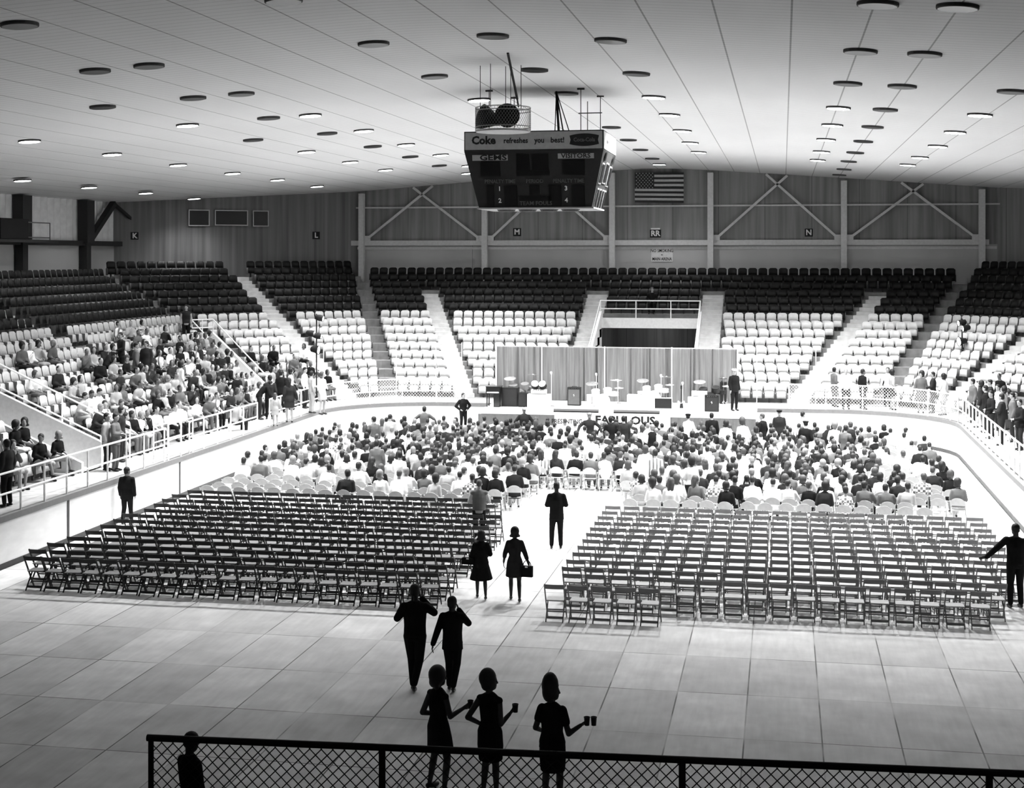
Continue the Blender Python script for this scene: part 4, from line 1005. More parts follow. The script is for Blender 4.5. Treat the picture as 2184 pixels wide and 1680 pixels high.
for x in posts: mk('upright_pipe', bar(NB(), (x - co, -.06, 0), (x - co, -.06, ch_ + .05), .028, 8), M['rail'], cu)

# ---- equipment on the stage
def onst(px, py): return at_z(px, py, SZ)
def scl(p): return 3100 / depth(p)
def crate(kind, px0, px1, pyt, pyb, dp, body_m, front_m, label, cat, knob=True, inset=.04, trim=None, grp=None, logo=False):
    p = onst((px0 + px1) / 2, pyb); s = scl(p); w2 = (px1 - px0) / s / 2; h = (pyb - pyt) / s
    o = empty(kind, (p.x, p.y, SZ), 0, label, cat, grp)
    mk('cabinet', box(NB(), -w2, w2, 0, dp, .01, h), M[body_m], o)
    if front_m: mk('grille', box(NB(), -w2 + inset, w2 - inset, -.012, .002, .05, h - inset * (2.2 if knob else 1)), M[front_m], o)
    if knob:
        bm = NB()
        for k in range(5): lathe(bm, [(.018, 0), (.014, .02)], 8, (0, 0, 0), Matrix.Translation((-w2 * .6 + k * w2 * .3, -.0, h - inset)) @ Matrix.Rotation(PI / 2, 4, 'X'))
        mk('knobs', bm, M['chrome'], o)
    bm = NB(); bar(bm, (-.1, dp / 2, h + .03), (.1, dp / 2, h + .03), .012, 6); bar(bm, (-.1, dp / 2, h), (-.1, dp / 2, h + .03), .01, 6); bar(bm, (.1, dp / 2, h), (.1, dp / 2, h + .03), .01, 6)
    mk('handle', bm, M['black'], o)
    if logo: mk('small_badge', prism(NB(), [(-.02, 0), (.02, .03), (.0, .0), (.03, -.05), (-.01, -.1), (0, -.04), (-.04, -.03)], 0, .01), M['pale'], o, rot=RX, loc=(0, -.02, h * .62))
    return o, w2, h
crate('guitar_amplifier', 1210, 1238, 826, 865, .3, 'grill', 'grey_cloth', 'tall grey cloth-fronted amplifier standing centre left of the stage', 'amplifier', True, logo=True)
crate('guitar_amplifier', 1396, 1433, 849, 873, .35, 'pale', 'black', 'wide low amplifier with black grille near stage centre right', 'amplifier', False, .015)
crate('amplifier_head', 1408, 1428, 837, 849, .25, 'pale', 'black', 'small pale amplifier head behind the wide low amplifier', 'amplifier', False, .03)
crate('guitar_amplifier', 1503, 1533, 843, 878, .32, 'black', 'grill', 'black upright amplifier with small badge at right of stage', 'amplifier', True, logo=True)
crate('equipment_case', 1475, 1507, 835, 873, .4, 'white', None, 'tall white case behind the right black amplifier', 'case', False)
crate('equipment_case', 1467, 1500, 847, 875, .3, 'white', None, 'low white box in front of the tall white case', 'case', False)
crate('electric_organ', 1337, 1386, 843, 876, .55, 'white', None, 'white fronted electric organ centre right on the stage', 'organ', False)
o, w2, h = crate('keyboard', 1346, 1377, 834, 843, .4, 'white', None, 'small white keyboard lying on the white organ', 'keyboard', False); o.location.z = SZ + 33 / scl(o.location)
o, w2, h = crate('bass_amplifier', 1124, 1172, 841, 872, .4, 'pale', 'white', 'pale wide bass amplifier cabinet at left of stage', 'amplifier', False, .012)
o2, _, _ = crate('amplifier_head', 1133, 1163, 831, 840, .25, 'pale', 'white', 'pale amplifier head lying on the pale bass cabinet', 'amplifier', True, .02); o2.location.z = SZ + h; o2.location.y = o.location.y + .05; o2.location.x = o.location.x
crate('loudspeaker_cabinet', 1070, 1104, 827, 867, .5, 'black', 'grill', 'large black speaker cabinet beside the piano', 'speaker', False)
crate('loudspeaker_cabinet', 1105, 1124, 838, 868, .4, 'black', 'grill', 'small black speaker cabinet next to the pale bass cabinet', 'speaker', False)
crate('dark_chest', 1536, 1550, 815, 862, .5, 'black', None, 'tall dark chest behind the policeman on stage', 'case', False)
# black upright keyboard on a leg at the far left
p = onst(1050, 868); s = scl(p); o = empty('upright_piano', (p.x, p.y, SZ), 0, 'black piano at the left end of the stage', 'piano')
mk('case', box(NB(), -.28, .32, 0, .6, .55, .85), M['black_gloss'], o); mk('side_panel', box(NB(), .05, .3, 0, .6, .0, .55), M['black_gloss'], o)
mk('leg', bar(NB(), (-.24, .06, 0), (-.24, .06, .55), .03, 8), M['black_gloss'], o); mk('leg', bar(NB(), (-.24, .5, 0), (-.24, .5, .55), .03, 8), M['black_gloss'], o)
mk('lid', box(NB(), -.3, .34, -.02, .62, .85, .87), M['black_gloss'], o); mk('keys', box(NB(), -.22, .28, -.1, 0, .6, .64), M['white'], o)
p = onst(1066, 864); tag(mk('rolled_cloth', cap_(NB(), (0, 0, .08), .07, (0, 0, .58), .06, 12), M['white'], None, True, (p.x, p.y - .15, SZ)), 'white rolled cover standing between piano and black cabinet', 'cover')
# drum kits
def cymb(bm, c, r, tilt, tz=0): return lathe(bm, [(.01, .02), (.04, .02), (.05, .0), (r, -.02), (r, -.026), (.05, -.008), (.01, -.008)], 24, (0, 0, 0), Matrix.Translation(c) @ Matrix.Rotation(tz, 4, 'Z') @ Matrix.Rotation(tilt, 4, 'X'))
def drum(bm, c, r, h, tilt=0, tz=0): return lathe(bm, [(r * .98, -h / 2), (r + .008, -h / 2), (r + .008, -h / 2 + .02), (r, -h / 2 + .02), (r, h / 2 - .02), (r + .008, h / 2 - .02), (r + .008, h / 2), (r * .98, h / 2)], 24, (0, 0, 0), Matrix.Translation(c) @ Matrix.Rotation(tz, 4, 'Z') @ Matrix.Rotation(tilt, 4, 'X'))
def kit(px, py, label, shell, full=True, mirror=1):
    p = onst(px, py); o = empty('drum_kit', (p.x, p.y, SZ), 0, label, 'drum kit', 'drum kits on the stage')
    mk('bass_drum', drum(NB(), (0, .1, .30), .30, .4, PI / 2), M[shell], o, False)
    mk('tom_drum', drum(NB(), (-.28, .1, .66), .17, .24, .35), M[shell], o); mk('tom_drum', drum(NB(), (.22, .15, .72), .17, .24, .35), M[shell], o)
    mk('floor_tom', drum(NB(), (-.5 * mirror, .45, .35), .2, .4), M[shell], o); mk('snare_drum', drum(NB(), (.45 * mirror, .45, .6), .18, .15, .1), M[shell], o)
    for x, y, z, r, t in ((-.45, .2, 1.05, .26, .25), (.55, .35, 1.2, .25, -.2), (.7, .1, .9, .2, .1)):
        mk('cymbal', cymb(NB(), (x, y, z), r, t), M['cymbal'], o); bm = bar(NB(), (x, y, 0), (x, y, z), .011, 6)
        for k in range(3): a_ = 2 * PI * k / 3; bar(bm, (x, y, .25), (x + .2 * math.cos(a_), y + .2 * math.sin(a_), .01), .008, 5)
        mk('cymbal_stand', bm, M['chrome'], o)
    return o
kit(1284, 872, 'white drum kit standing near the centre of the stage', 'white')
kit(1405, 850, 'pale drum kit at the back behind the organ and low amplifier', 'white').location.y = 62.0
k3 = kit(1120, 852, 'dark drum kit at the back left of the stage', 'mid'); k3.location.y = 62.0
k4_ = kit(1522, 852, 'dark drum kit at the back right of the stage', 'grill'); k4_.location.y = 61.8
pair = empty('bongo_pair', (o2.location.x, o2.location.y + .1, o2.location.z + 9 / scl(o2.location) + .2), 0, 'pair of white-headed bongo drums tilted on the pale amplifier head', 'bongos')
for sx in (-1, 1): mk('bongo', drum(NB(), (sx * .155, 0, 0), .15, .2, .9, -.25 * sx), M['black'], pair); mk('drum_head', drum(NB(), (sx * .155 - .02 * sx * 0, -.085, .068), .142, .012, .9, -.25 * sx), M['white'], pair)
# microphone stands
mics = [(1176, 866, 68), (1272, 866, 65), (1456, 868, 48), (1318, 860, 46), (1410, 866, 62), (1513, 860, 90)]
for i, (px, py, hp) in enumerate(mics):
    p = onst(px, py); s = scl(p); h = hp / s; o = empty('microphone_stand', (p.x, p.y, SZ), 0, 'thin microphone stand on the stage, %s from the left' % ordw([1176, 1272, 1318, 1410, 1456, 1513].index(px) + 1), 'microphone stand', 'microphone stands')
    mk('pole', bar(NB(), (0, 0, .02), (0, 0, h), .012, 6), M['rail'] if px != 1513 else M['black'], o); mk('base', lathe(NB(), [(.15, 0), (.13, .03), (.03, .05)], 16), M['mid'], o)
    if px != 1513: mk('microphone', cap_(NB(), (0, -.02, h), .028, (0, -.08, h + .08), .05, 10), M['white'], o, True)
# electric guitar leaning on its stand
p = onst(1453, 874); g_ = empty('electric_guitar', (p.x, p.y - .1, SZ), 0, 'pale double-cutaway electric guitar leaning near the white boxes', 'guitar')
pts = [(-.14, .02), (-.17, .12), (-.13, .22), (-.16, .34), (-.12, .40), (-.06, .34), (0, .36), (.06, .34), (.12, .40), (.16, .34), (.13, .22), (.17, .12), (.14, .02), (0, -.02)]
mm = Matrix.Rotation(PI / 2 - .25, 4, 'X'); b1_ = mk('body', prism(NB(), pts, 0, .045), M['pale'], g_); b1_.matrix_local = mm
n1 = mk('neck', box(NB(), -.022, .022, .30, .88, .045, .07), M['black'], g_); n1.matrix_local = mm
n2 = mk('headstock', box(NB(), -.04, .04, .88, 1.02, .04, .06), M['black'], g_); n2.matrix_local = mm
n3 = mk('pickguard', prism(NB(), [(-.06, .08), (.09, .08), (.07, .28), (-.04, .26)], .046, .05), M['black'], g_); n3.matrix_local = mm
# ------------------------------------------------------------------ folding chairs (wood slat backs) on the floor, facing the stage
def ch_parts():      # local: faces +y, seat .43 high, back toward -y
    P = []
    bm = NB(); n = 6; pr = None      # curved top rail
    for k in range(n + 1):
        x = -.205 + .41 * k / n; y = -.235 - .02 * (1 - (x / .205) ** 2)
        c = [bm.verts.new((x, y + t, z)) for t, z in ((0, .70), (.018, .70), (.018 - .03, .80), (-.03, .80))]
        if pr:
            for i in range(4): bm.faces.new((pr[i], pr[(i + 1) % 4], c[(i + 1) % 4], c[i]))
        else: bm.faces.new(c)
        pr = c
    bm.faces.new(pr[::-1]); P.append(('backrest', bm, 0))
    bm = box(NB(), -.185, .185, -.13, .21, .425, .445); P.append(('seat', bm, 1))
    for s in (-1, 1):
        bm = NB(); beam(bm, V3(s * .205, -.262, .80), V3(s * .205, .25, .0), .022, .036); P.append(('leg', bm, 0))
    for s in (-1, 1):
        bm = NB(); beam(bm, V3(s * .178, .16, .43), V3(s * .178, -.22, .0), .022, .034); P.append(('leg', bm, 0))
    for q in ((-.2, .2, .165, .185, .12, .15), (-.175, .175, -.165, -.145, .06, .11), (-.175, .175, -.055, -.04, .215, .24), (-.2, .2, -.035, -.02, .395, .424)): P.append(('stretcher', box(NB(), *q), 0))
    return P
CP = []
for nm, bm, mi in ch_parts():
    bmesh.ops.recalc_face_normals(bm, faces=bm.faces); me = bpy.data.meshes.new(nm); bm.to_mesh(me); bm.free(); me.materials.append(M['chair_dark']); CP.append((nm, me, mi))
bch = Batch()
for nm, me, mi in CP: bch.add(Batch.arr(me), Matrix(), mi)
one = bch.build('folding_chair_mesh', [M['chair_dark'], M['chair_seat']], False); CH1 = one.data; bpy.data.objects.remove(one)
CH1P = CH1.copy(); CH1P.materials[0] = M['chair_pale']; CH1P.materials[1] = M['pale']
chairs = []    # (block, row, n, x, y, rz)
r3 = random.Random(11)
for row in range(13):                                  # left block
    y = 31.0 + row * .80; n = 21; x0 = -10.75 + (r3.uniform(-.15, .15)); x1 = -1.25
    if row == 0: x0 = -10.6
    nn = n if row < 10 else n - 1
    for k in range(nn):
        x = x0 + (x1 - x0) * k / (n - 1) + r3.uniform(-.02, .02)
        if row in (3, 6) and k == n - 1: continue
        chairs.append(('left', row, k, x, y + r3.uniform(-.03, .03) + .055 * (x + 6) * 0, r3.uniform(-.06, .06) + .05))
for k in range(5): chairs.append(('right', 0, k, 1.62 + .5 * k, 30.4, r3.uniform(-.03, .03)))
for k in range(5): chairs.append(('right', 1, k, 1.85 + .52 * k, 31.5, r3.uniform(-.03, .03)))
for k in range(13): chairs.append(('right', 1, 5 + k, 4.3 + .505 * k, 31.35 + r3.uniform(-.03, .03), r3.uniform(-.03, .03)))
for row in range(2, 13):
    n = 19 if row < 4 else 20; y = 31.35 + .8 * (row - 1)
    for k in range(n):
        x = 1.75 + ((10.75 if row < 4 else 11.3) - 1.75) * k / (n - 1) + r3.uniform(-.025, .025)
        chairs.append(('right', row, k, x, y + r3.uniform(-.03, .03), r3.uniform(-.05, .05)))
rest = [c for c in chairs]
chairs.sort(key=lambda c: depth((c[3], c[4], .5)))
def chair_obj(c, parts):
    blk, row, k, x, y, rz = c; dark = blk == 'left'
    lab = '%s folding chair, %s block, %s row from the front, %s from the left' % ('black wooden' if dark else 'pale wooden', blk, ordw(row + 1).replace('first', 'nearest') if row else 'nearest', ordw(k + 1))
    lab = lab.replace('nearest row from the front', 'row nearest the camera').replace('row from the front', 'row away from the camera')
    g = 'black folding chairs in the left block' if dark else 'pale folding chairs in the right block'
    if parts:
        o = empty('folding_chair', (x, y, 0), rz, lab, 'chair', g)
        for nm, me, mi in CP:
            q = bpy.data.objects.new(nm, me); COL.objects.link(q); q.parent = o; q.material_slots[0].link = 'OBJECT'
            q.material_slots[0].material = M[('chair_dark', 'chair_seat')[mi] if dark else ('chair_pale', 'pale')[mi]]
    else:
        o = bpy.data.objects.new('folding_chair', CH1 if dark else CH1P); COL.objects.link(o); o.location = (x, y, 0); o.rotation_euler = (0, 0, rz); tag(o, lab, 'chair', g)
for i, c in enumerate(chairs[:300]): chair_obj(c, i < 110)
bch = Batch(); a1 = Batch.arr(CH1)
mi_ = np.empty(len(CH1.polygons), int); CH1.polygons.foreach_get('material_index', mi_)
for c in chairs[300:]:
    mt = Matrix.Translation((c[3], c[4], 0)) @ Matrix.Rotation(c[5], 4, 'Z'); bch.add(a1, mt, 0); bch.m[-1] = mi_ + (0 if c[0] == 'left' else 2)
tag(bch.build('folding_chairs', [M['chair_dark'], M['chair_seat'], M['chair_pale'], M['pale']], False), 'farthest rows of folding chairs in both blocks, just behind the crowd', 'chair', None, 'stuff')

# metal chairs with rounded backs under and beside the crowd
def mc_parts():
    P = []; bm = NB(); n = 12
    def arc(y, z0, t): return [(.20 * math.cos(PI * k / n), z0 + .14 * math.sin(PI * k / n)) for k in range(n + 1)]
    pts = [(x, z) for x, z in arc(0, .66, 0)] + [(-.20, .58), (.20, .58)]
    lo = [bm.verts.new((x, -.22 - (z - .58) * .2, z)) for x, z in pts]; hi = [bm.verts.new((x, -.20 - (z - .58) * .2, z)) for x, z in pts]
    bm.faces.new(lo); bm.faces.new(hi[::-1])
    for i in range(len(pts)): j = (i + 1) % len(pts); bm.faces.new((lo[i], hi[i], hi[j], lo[j]))
    P.append(('backrest', bm)); P.append(('seat', box(NB(), -.19, .19, -.17, .2, .42, .445)))
    for s in (-1, 1): P.append(('leg', bar(NB(), (s * .205, -.225, .72), (s * .205, .24, .01), .012, 6)))
    for s in (-1, 1): P.append(('leg', bar(NB(), (s * .185, .14, .42), (s * .185, -.24, .01), .012, 6)))
    for a, b in (((-.2, .15, .15), (.2, .15, .15)), ((-.18, -.17, .12), (.18, -.17, .12))): P.append(('stretcher', bar(NB(), a, b, .009, 5)))
    return P
MP = []
for nm, bm in mc_parts(): bmesh.ops.recalc_face_normals(bm, faces=bm.faces); me = bpy.data.meshes.new(nm); bm.to_mesh(me); bm.free(); me.materials.append(M['chair_metal']); MP.append((nm, me))
b_ = Batch()
for nm, me in MP: b_.add(Batch.arr(me), Matrix(), 0)
one = b_.build('metal_chair_mesh', [M['chair_metal']], False); MC = one.data; bpy.data.objects.remove(one)

# ------------------------------------------------------------------ stadium seats
def seat_parts():     # faces -y (towards the rink); origin on the tread under the seat
    P = []
    def shell(x2, z0, z1, rnd_, y0, lean, curve, th):
        bm = NB(); cols = 6; prof = []
        for k in range(cols + 1):
            x = -x2 + 2 * x2 * k / cols; q = abs(x) / x2; top = z1 - rnd_ * max(0, (q - .55) / .45) ** 2; y = y0 - curve * q * q; prof.append((x, y, top))
        pr = None
        for x, y, top in prof:
            c = [bm.verts.new(v) for v in ((x, y - 0, z0), (x, y + lean * .6, (z0 + top) / 2), (x, y + lean, top), (x, y + lean + th, top), (x, y + th, z0))]
            if pr:
                for i in range(5): bm.faces.new((pr[i], pr[(i + 1) % 5], c[(i + 1) % 5], c[i]))
            else: bm.faces.new(c)
            pr = c
        bm.faces.new(pr[::-1]); return bm
    P.append(('backrest', shell(.225, .44, .84, .07, .06, .07, .05, .02), 0))
    P.append(('seat_pan', shell(.20, .20, .50, .03, -.10, .06, .02, .03), 0))
    bm = NB(); box(bm, -.24, -.215, -.14, .12, .16, .50); box(bm, .215, .24, -.14, .12, .16, .50); box(bm, -.24, .24, .05, .12, .36, .44); box(bm, -.04, .04, .05, .1, 0, .36)
    P.append(('bracket', bm, 1)); return P
SP = []
for nm, bm, mi in seat_parts(): bmesh.ops.recalc_face_normals(bm, faces=bm.faces); me = bpy.data.meshes.new(nm); bm.to_mesh(me); bm.free(); me.materials.append(M['seat_light']); SP.append((nm, me, mi))
for _, me, mi in SP:
    if mi == 0:
        for p in me.polygons: p.use_smooth = True
vis = [s for s in SLOTS if inview(s[3] + V3(0, 0, .5), 40)]
vis.sort(key=lambda s: depth(s[3]))
STAND = {'left': 'left stand', 'leftcorner': 'left corner stand', 'rightcorner': 'right corner stand', 'right': 'right stand', 'far': 'far stand'}
for s in vis[:300]:
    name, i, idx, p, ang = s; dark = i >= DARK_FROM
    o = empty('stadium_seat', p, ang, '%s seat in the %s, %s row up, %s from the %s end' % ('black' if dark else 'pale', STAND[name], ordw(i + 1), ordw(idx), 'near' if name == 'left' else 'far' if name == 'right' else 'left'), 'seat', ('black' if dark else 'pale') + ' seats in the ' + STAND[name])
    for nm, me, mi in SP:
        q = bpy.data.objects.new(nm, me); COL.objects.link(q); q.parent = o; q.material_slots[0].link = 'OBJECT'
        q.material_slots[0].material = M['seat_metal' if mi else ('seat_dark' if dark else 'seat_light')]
b_ = Batch(); arrs = [(Batch.arr(me), mi) for nm, me, mi in SP]
for name, i, idx, p, ang in vis[300:]:
    mt = Matrix.Translation(p) @ Matrix.Rotation(ang, 4, 'Z')
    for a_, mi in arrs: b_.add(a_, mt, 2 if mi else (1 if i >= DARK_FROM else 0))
tag(b_.build('stadium_seats', [M['seat_light'], M['seat_dark'], M['seat_metal']], True), 'remaining rows of pale and black plastic seats filling the stands', 'seat', None, 'stuff')
# ------------------------------------------------------------------ people who stand out: walkers, stewards, people by the stage
HV = .0085; W3 = []
def look(top, c1, low, c2, hair, hc='hair_black', skin='skin_dark', **k): return dict(top=top, c1=c1, low=low, c2=c2, hair=hair, hc=hc, skin=skin, **k)  # foreground figures: silhouette shade put into near-black skin, hair and clothes
def stood(px, pyf, pyt, J, lk, label, face=0, z=0.0, vx=.022, detail=False, group=None, loc=None):
    p = Vector(loc) if loc is not None else at_z(px, pyf, z); s = 3100 / depth(p)
    ht = (CAM.z - (pyt - 545) / s - p.z) if pyt else 1.73 * k_of(px)
    Fg = J if isinstance(J, Figure) else Figure(J, vx, detail)
    W3.append((None, Fg.J)); r_ = Fg.place(lk, p, YAW + face, ht / 1.735, label, group)
    W3[-1] = (r_, Fg.J); return r_
def k_of(px): return .96 + .06 * ((px * 7) % 10) / 10
def top_at(px, pyt, H=1.72, z=0.0):     # a point on level z under a head seen at (px, pyt)
    s = (pyt - 545) / (CAM.z - z - H); return at_z(px, 545 + s * (CAM.z - z), z)
rt = (.55, .8, .25)
walk = dict(knL=(-.09, .16, .50), anL=(-.09, .14, .09), knR=(.10, .0, .49), anR=(.11, -.22, .13), tipR=.03)
stood(935, 1686, 1427, stand(True, hy=-.75, elL=(-.17, -.15, 1.12), wrL=(-.13, .10, 1.05), hdL=(.3, .8, .1), elR=(.17, .07, 1.08), wrR=(.22, .28, 1.16), hdR=(.4, .6, .4), curlR=1.2, knL=(-.13, .05, .49), anL=(-.16, -.02, .085), knR=(.16, .02, .49), anR=(.24, -.12, .10)),
      look('sleeveless', 'c_black', 'shift', 'c_black', 'flip', 'hair_black', eyes=1, big=1.13), 'woman in short dark dress with flipped bob, left of the three holding drinks', -.75, vx=HV, detail=True)
stood(1045, 1698, 1436, stand(True, hy=-1.1, elL=(-.28, -.14, 1.12), wrL=(-.13, .0, 1.0), hdL=(.7, .2, -.2), elR=(.16, .02, 1.04), wrR=(.23, .16, 1.15), hdR=(.4, .3, .6), curlR=1.2, knL=(-.08, .03, .49), anL=(-.08, -.05, .085), knR=(.08, .02, .49), anR=(.09, .02, .085)),
      look('sleeveless', 'c_black', 'pencil', 'c_black', 'bouffant', 'hair_black', eyes=1, big=1.0), 'woman in long narrow dark dress, hand on hip, middle of the three holding drinks', -.45, vx=HV, detail=True)
stood(1178, 1722, 1457, stand(True, hy=-1.25, elL=(-.22, -.08, 1.12), wrL=(-.20, .12, 1.02), hdL=(.2, .9, -.1), elR=(.24, .0, 1.06), wrR=(.39, .08, 1.17), hdR=(.6, .3, .4), curlR=1.2, hiL=V3(-.10, 0, .9)),
      look('peplum', 'c_black', 'pencil', 'c_black', 'beehive', 'hair_black', eyes=1, big=1.13), 'woman with tall beehive hair and peplum jacket, right of the three holding drinks', -.35, vx=HV, detail=True)
stood(885, 1472, 1246, stand(False, hy=-.3, elL=(-.29, .02, 1.18), wrL=(-.11, .24, 1.32), hdL=(.6, .4, .5), elR=(.31, .06, 1.26), wrR=(.10, .16, 1.47), hdR=(-.4, .1, .9), knL=(-.06, .12, .50), anL=(-.03, .02, .085), knR=(.07, .02, .49), anR=(.0, -.18, .14), tipR=.04),
      look('sweater', 'c_black', 'trousers', 'c_black', 'crop'), 'man in dark sweater walking away with both hands raised towards his face', 0, vx=HV, detail=True)
stood(965, 1473, 1272, stand(False, hy=-.5, elL=(-.27, -.05, 1.12), wrL=(-.36, -.02, .86), hdL=(-.15, 0, -1), elR=(.29, .05, 1.24), wrR=(.10, .16, 1.46), hdR=(-.3, .0, .9), knL=(-.07, .10, .50), anL=(-.06, .04, .085), knR=(.08, .03, .49), anR=(.03, -.16, .12), tipR=.03),
      look('jacket', 'c_black', 'trousers', 'c_black', 'short'), 'man in dark flared jacket walking away, right hand at his face', -.05, vx=HV, detail=True)
stood(1026, 1277, 1132, stand(True, hy=.2, elL=(-.22, .02, 1.12), wrL=(-.26, .14, 1.06), hdL=(-.2, .8, 0), elR=(.23, .04, 1.14), wrR=(.10, .22, 1.18), hdR=(-.8, .4, 0), **walk),
      look('coat', 'c_black', 'flared', 'c_black', 'bob'), 'woman in dark coat with flared skirt walking up the centre aisle, clutch at left', .05, vx=.012, detail=True)
stood(1098, 1282, 1124, stand(True, hy=0, elL=(-.23, .0, 1.12), wrL=(-.26, .10, .90), elR=(.25, -.04, 1.10), wrR=(.33, -.02, .86), hdR=(.2, .0, -1), **walk),
      look('blouse', 'c_dark', 'shift', 'c_dark', 'bob'), 'woman in knee-length dark dress walking up the aisle with a handbag', 0, vx=.012, detail=True)
stood(1187, 1170, 1028, stand(False, elL=(-.25, .02, 1.14), wrL=(-.08, .24, 1.10), hdL=(.8, .3, 0), elR=(.25, .02, 1.14), wrR=(.08, .24, 1.14), hdR=(-.8, .3, 0), knL=(-.12, .01, .49), anL=(-.13, -.01, .085)),
      look('jacket', 'c_black', 'trousers', 'c_black', 'crop'), 'man in dark suit with arms folded standing in the centre aisle', 0, vx=.014, detail=True)
stood(271, 1118, 996, stand(False, hy=-.7, anL=(-.14, -.01, .085), anR=(.14, 0, .085)), look('jacket', 'c_black', 'trousers', 'c_black', 'short', skin='skin_tan'), 'man in dark suit standing behind the left chairs near the boards', -.1, vx=.014, detail=True)
stood(1022, 1158, 1023, stand(False, elL=(-.27, .04, 1.14), wrL=(-.10, .22, 1.06), hdL=(.7, .5, 0), elR=(.27, .04, 1.14), wrR=(.10, .22, 1.06), hdR=(-.7, .5, 0)), look('vest', 'c_mid', 'trousers', 'c_black', 'crop', 'hair_mid', 'skin', c3='c_light'),
      'man in grey vest and pale sleeves standing at the aisle end of the black chairs', 0, vx=.014, detail=True)
stood(2166, 1296, 1117, stand(False, hy=.2, shL=(-.19, 0, 1.41), elL=(-.40, .05, 1.20), wrL=(-.57, .10, 1.03), hdL=(-.9, .2, -.15), elR=(.25, 0, 1.12), wrR=(.26, .08, .9)), look('sweater', 'c_black', 'trousers', 'c_black', 'crop'),
      'man in dark clothes at the right edge with left arm held out', 0, vx=.012, detail=True)
# boy by the fence, on the near walkway
p = at_z(406, 545 + 3100 * 6.4 / 15.0, WZ); Figure(stand(True, hy=-.2, hp=-.15, elL=(-.17, .02, 1.12), wrL=(-.14, .12, .9), elR=(.17, .02, 1.12), wrR=(.14, .12, .9)), .0105, True).place(look('shirt', 'c_black', 'trousers', 'c_black', 'crop', eyes=1), p, YAW - .75, (CAM.z - 1017 * depth(p) / 3100 - WZ) / 1.735, 'boy with short hair looking right beside the chain-link fence')
# things they carry
def cup(loc, label, r=.042, h=.11, m='black'): return tag(mk('paper_cup', lathe(NB(), [(r * .8, 0), (r, h), (r + .004, h), (r + .004, h + .006), (r - .004, h + .006), (r * .7, .01)], 16), M[m], None, True, loc), label, 'cup', 'paper cups held by the three women')
bpy.context.view_layer.update()
for w3, off, lab in ((W3[0], 0, 'paper cup held by the left woman of three'), (W3[1], 0, 'paper cup held by the middle woman of three'), (W3[2], -.02, 'paper cup, nearer one of two held by the right woman'), (W3[2], .075, 'paper cup, outer one of two held by the right woman')):
    r_, J_ = w3; h_ = r_.matrix_world @ (J_['wrR'] + Vector(J_['hdR']).normalized() * .10); cup(h_ + RV * (.02 + off) - FW * .03 - V3(0, 0, .045), lab)
def bag(px, py, sz, w_, h_, label):
    Z = 3100 / sz; c = CAM + ray(px, py) * Z; o = empty('handbag', c, YAW - .3, label, 'handbag')
    mk('bag_body', prism(NB(), [(-w_ / 2, -.05), (w_ / 2, -.05), (w_ / 2, .05), (-w_ / 2, .05)], -h_ / 2, h_ / 2), M['c_black'], o)
    bm = NB(); 
    for k in range(8): a, b = PI * k / 8, PI * (k + 1) / 8; bar(bm, (w_ * .35 * math.cos(a), 0, h_ / 2 + .12 * math.sin(a)), (w_ * .35 * math.cos(b), 0, h_ / 2 + .12 * math.sin(b)), .01, 6)
    mk('handle', bm, M['c_black'], o); mk('clasp', box(NB(), -.03, .03, -.06, -.045, h_ / 2 - .03, h_ / 2), M['chrome'], o); return o
bag(1124, 1218, 96, .26, .24, 'dark boxy handbag in the right hand of the walking woman'); o = bag(999, 1196, 95, .28, .15, 'dark clutch bag held at left by the woman in the flared coat')

# shared stances for smaller figures
G = {}
G['hips'] = Figure(stand(False, elL=(-.36, -.04, 1.14), wrL=(-.19, .04, .98), hdL=(.6, .5, -.3), elR=(.36, -.04, 1.14), wrR=(.19, .04, .98), hdR=(-.6, .5, -.3), hy=.3), .018)
G['side'] = Figure(stand(False, hy=-.25), .02)
G['side2'] = Figure(stand(False, hy=.5, elL=(-.24, .03, 1.12), wrL=(-.12, .24, 1.06), hdL=(.7, .4, 0), elR=(.24, -.05, 1.12), wrR=(.24, .04, .86)), .02)
G['fold'] = Figure(stand(False, elL=(-.24, .04, 1.14), wrL=(.02, .24, 1.14), hdL=(1, .1, 0), elR=(.24, .04, 1.14), wrR=(-.02, .22, 1.10), hdR=(-1, .1, 0)), .02)
G['out'] = Figure(stand(False, hp=.35, elL=(-.38, .05, 1.22), wrL=(-.46, .20, 1.02), hdL=(-.3, .6, -.6), elR=(.38, .05, 1.22), wrR=(.46, .20, 1.02), hdR=(.3, .6, -.6)), .02)
G['fem'] = Figure(stand(True, hy=.3, elL=(-.22, .0, 1.12), wrL=(-.12, .2, 1.05), hdL=(.6, .5, 0)), .02)
G['fem2'] = Figure(stand(True, hy=-.5, anL=(-.07, .1, .085), elR=(.24, -.03, 1.12), wrR=(.3, .05, .92)), .02)
G['bend'] = Figure(stand(True, wai=(0, .05, 1.06), che=(0, .20, 1.20), nek=(0, .36, 1.30), head=(0, .46, 1.40), shL=(-.16, .30, 1.26), shR=(.16, .30, 1.26), elL=(-.22, .34, 1.0), elR=(.22, .38, 1.0), wrL=(-.16, .46, .84), wrR=(.18, .46, .84)), .02)
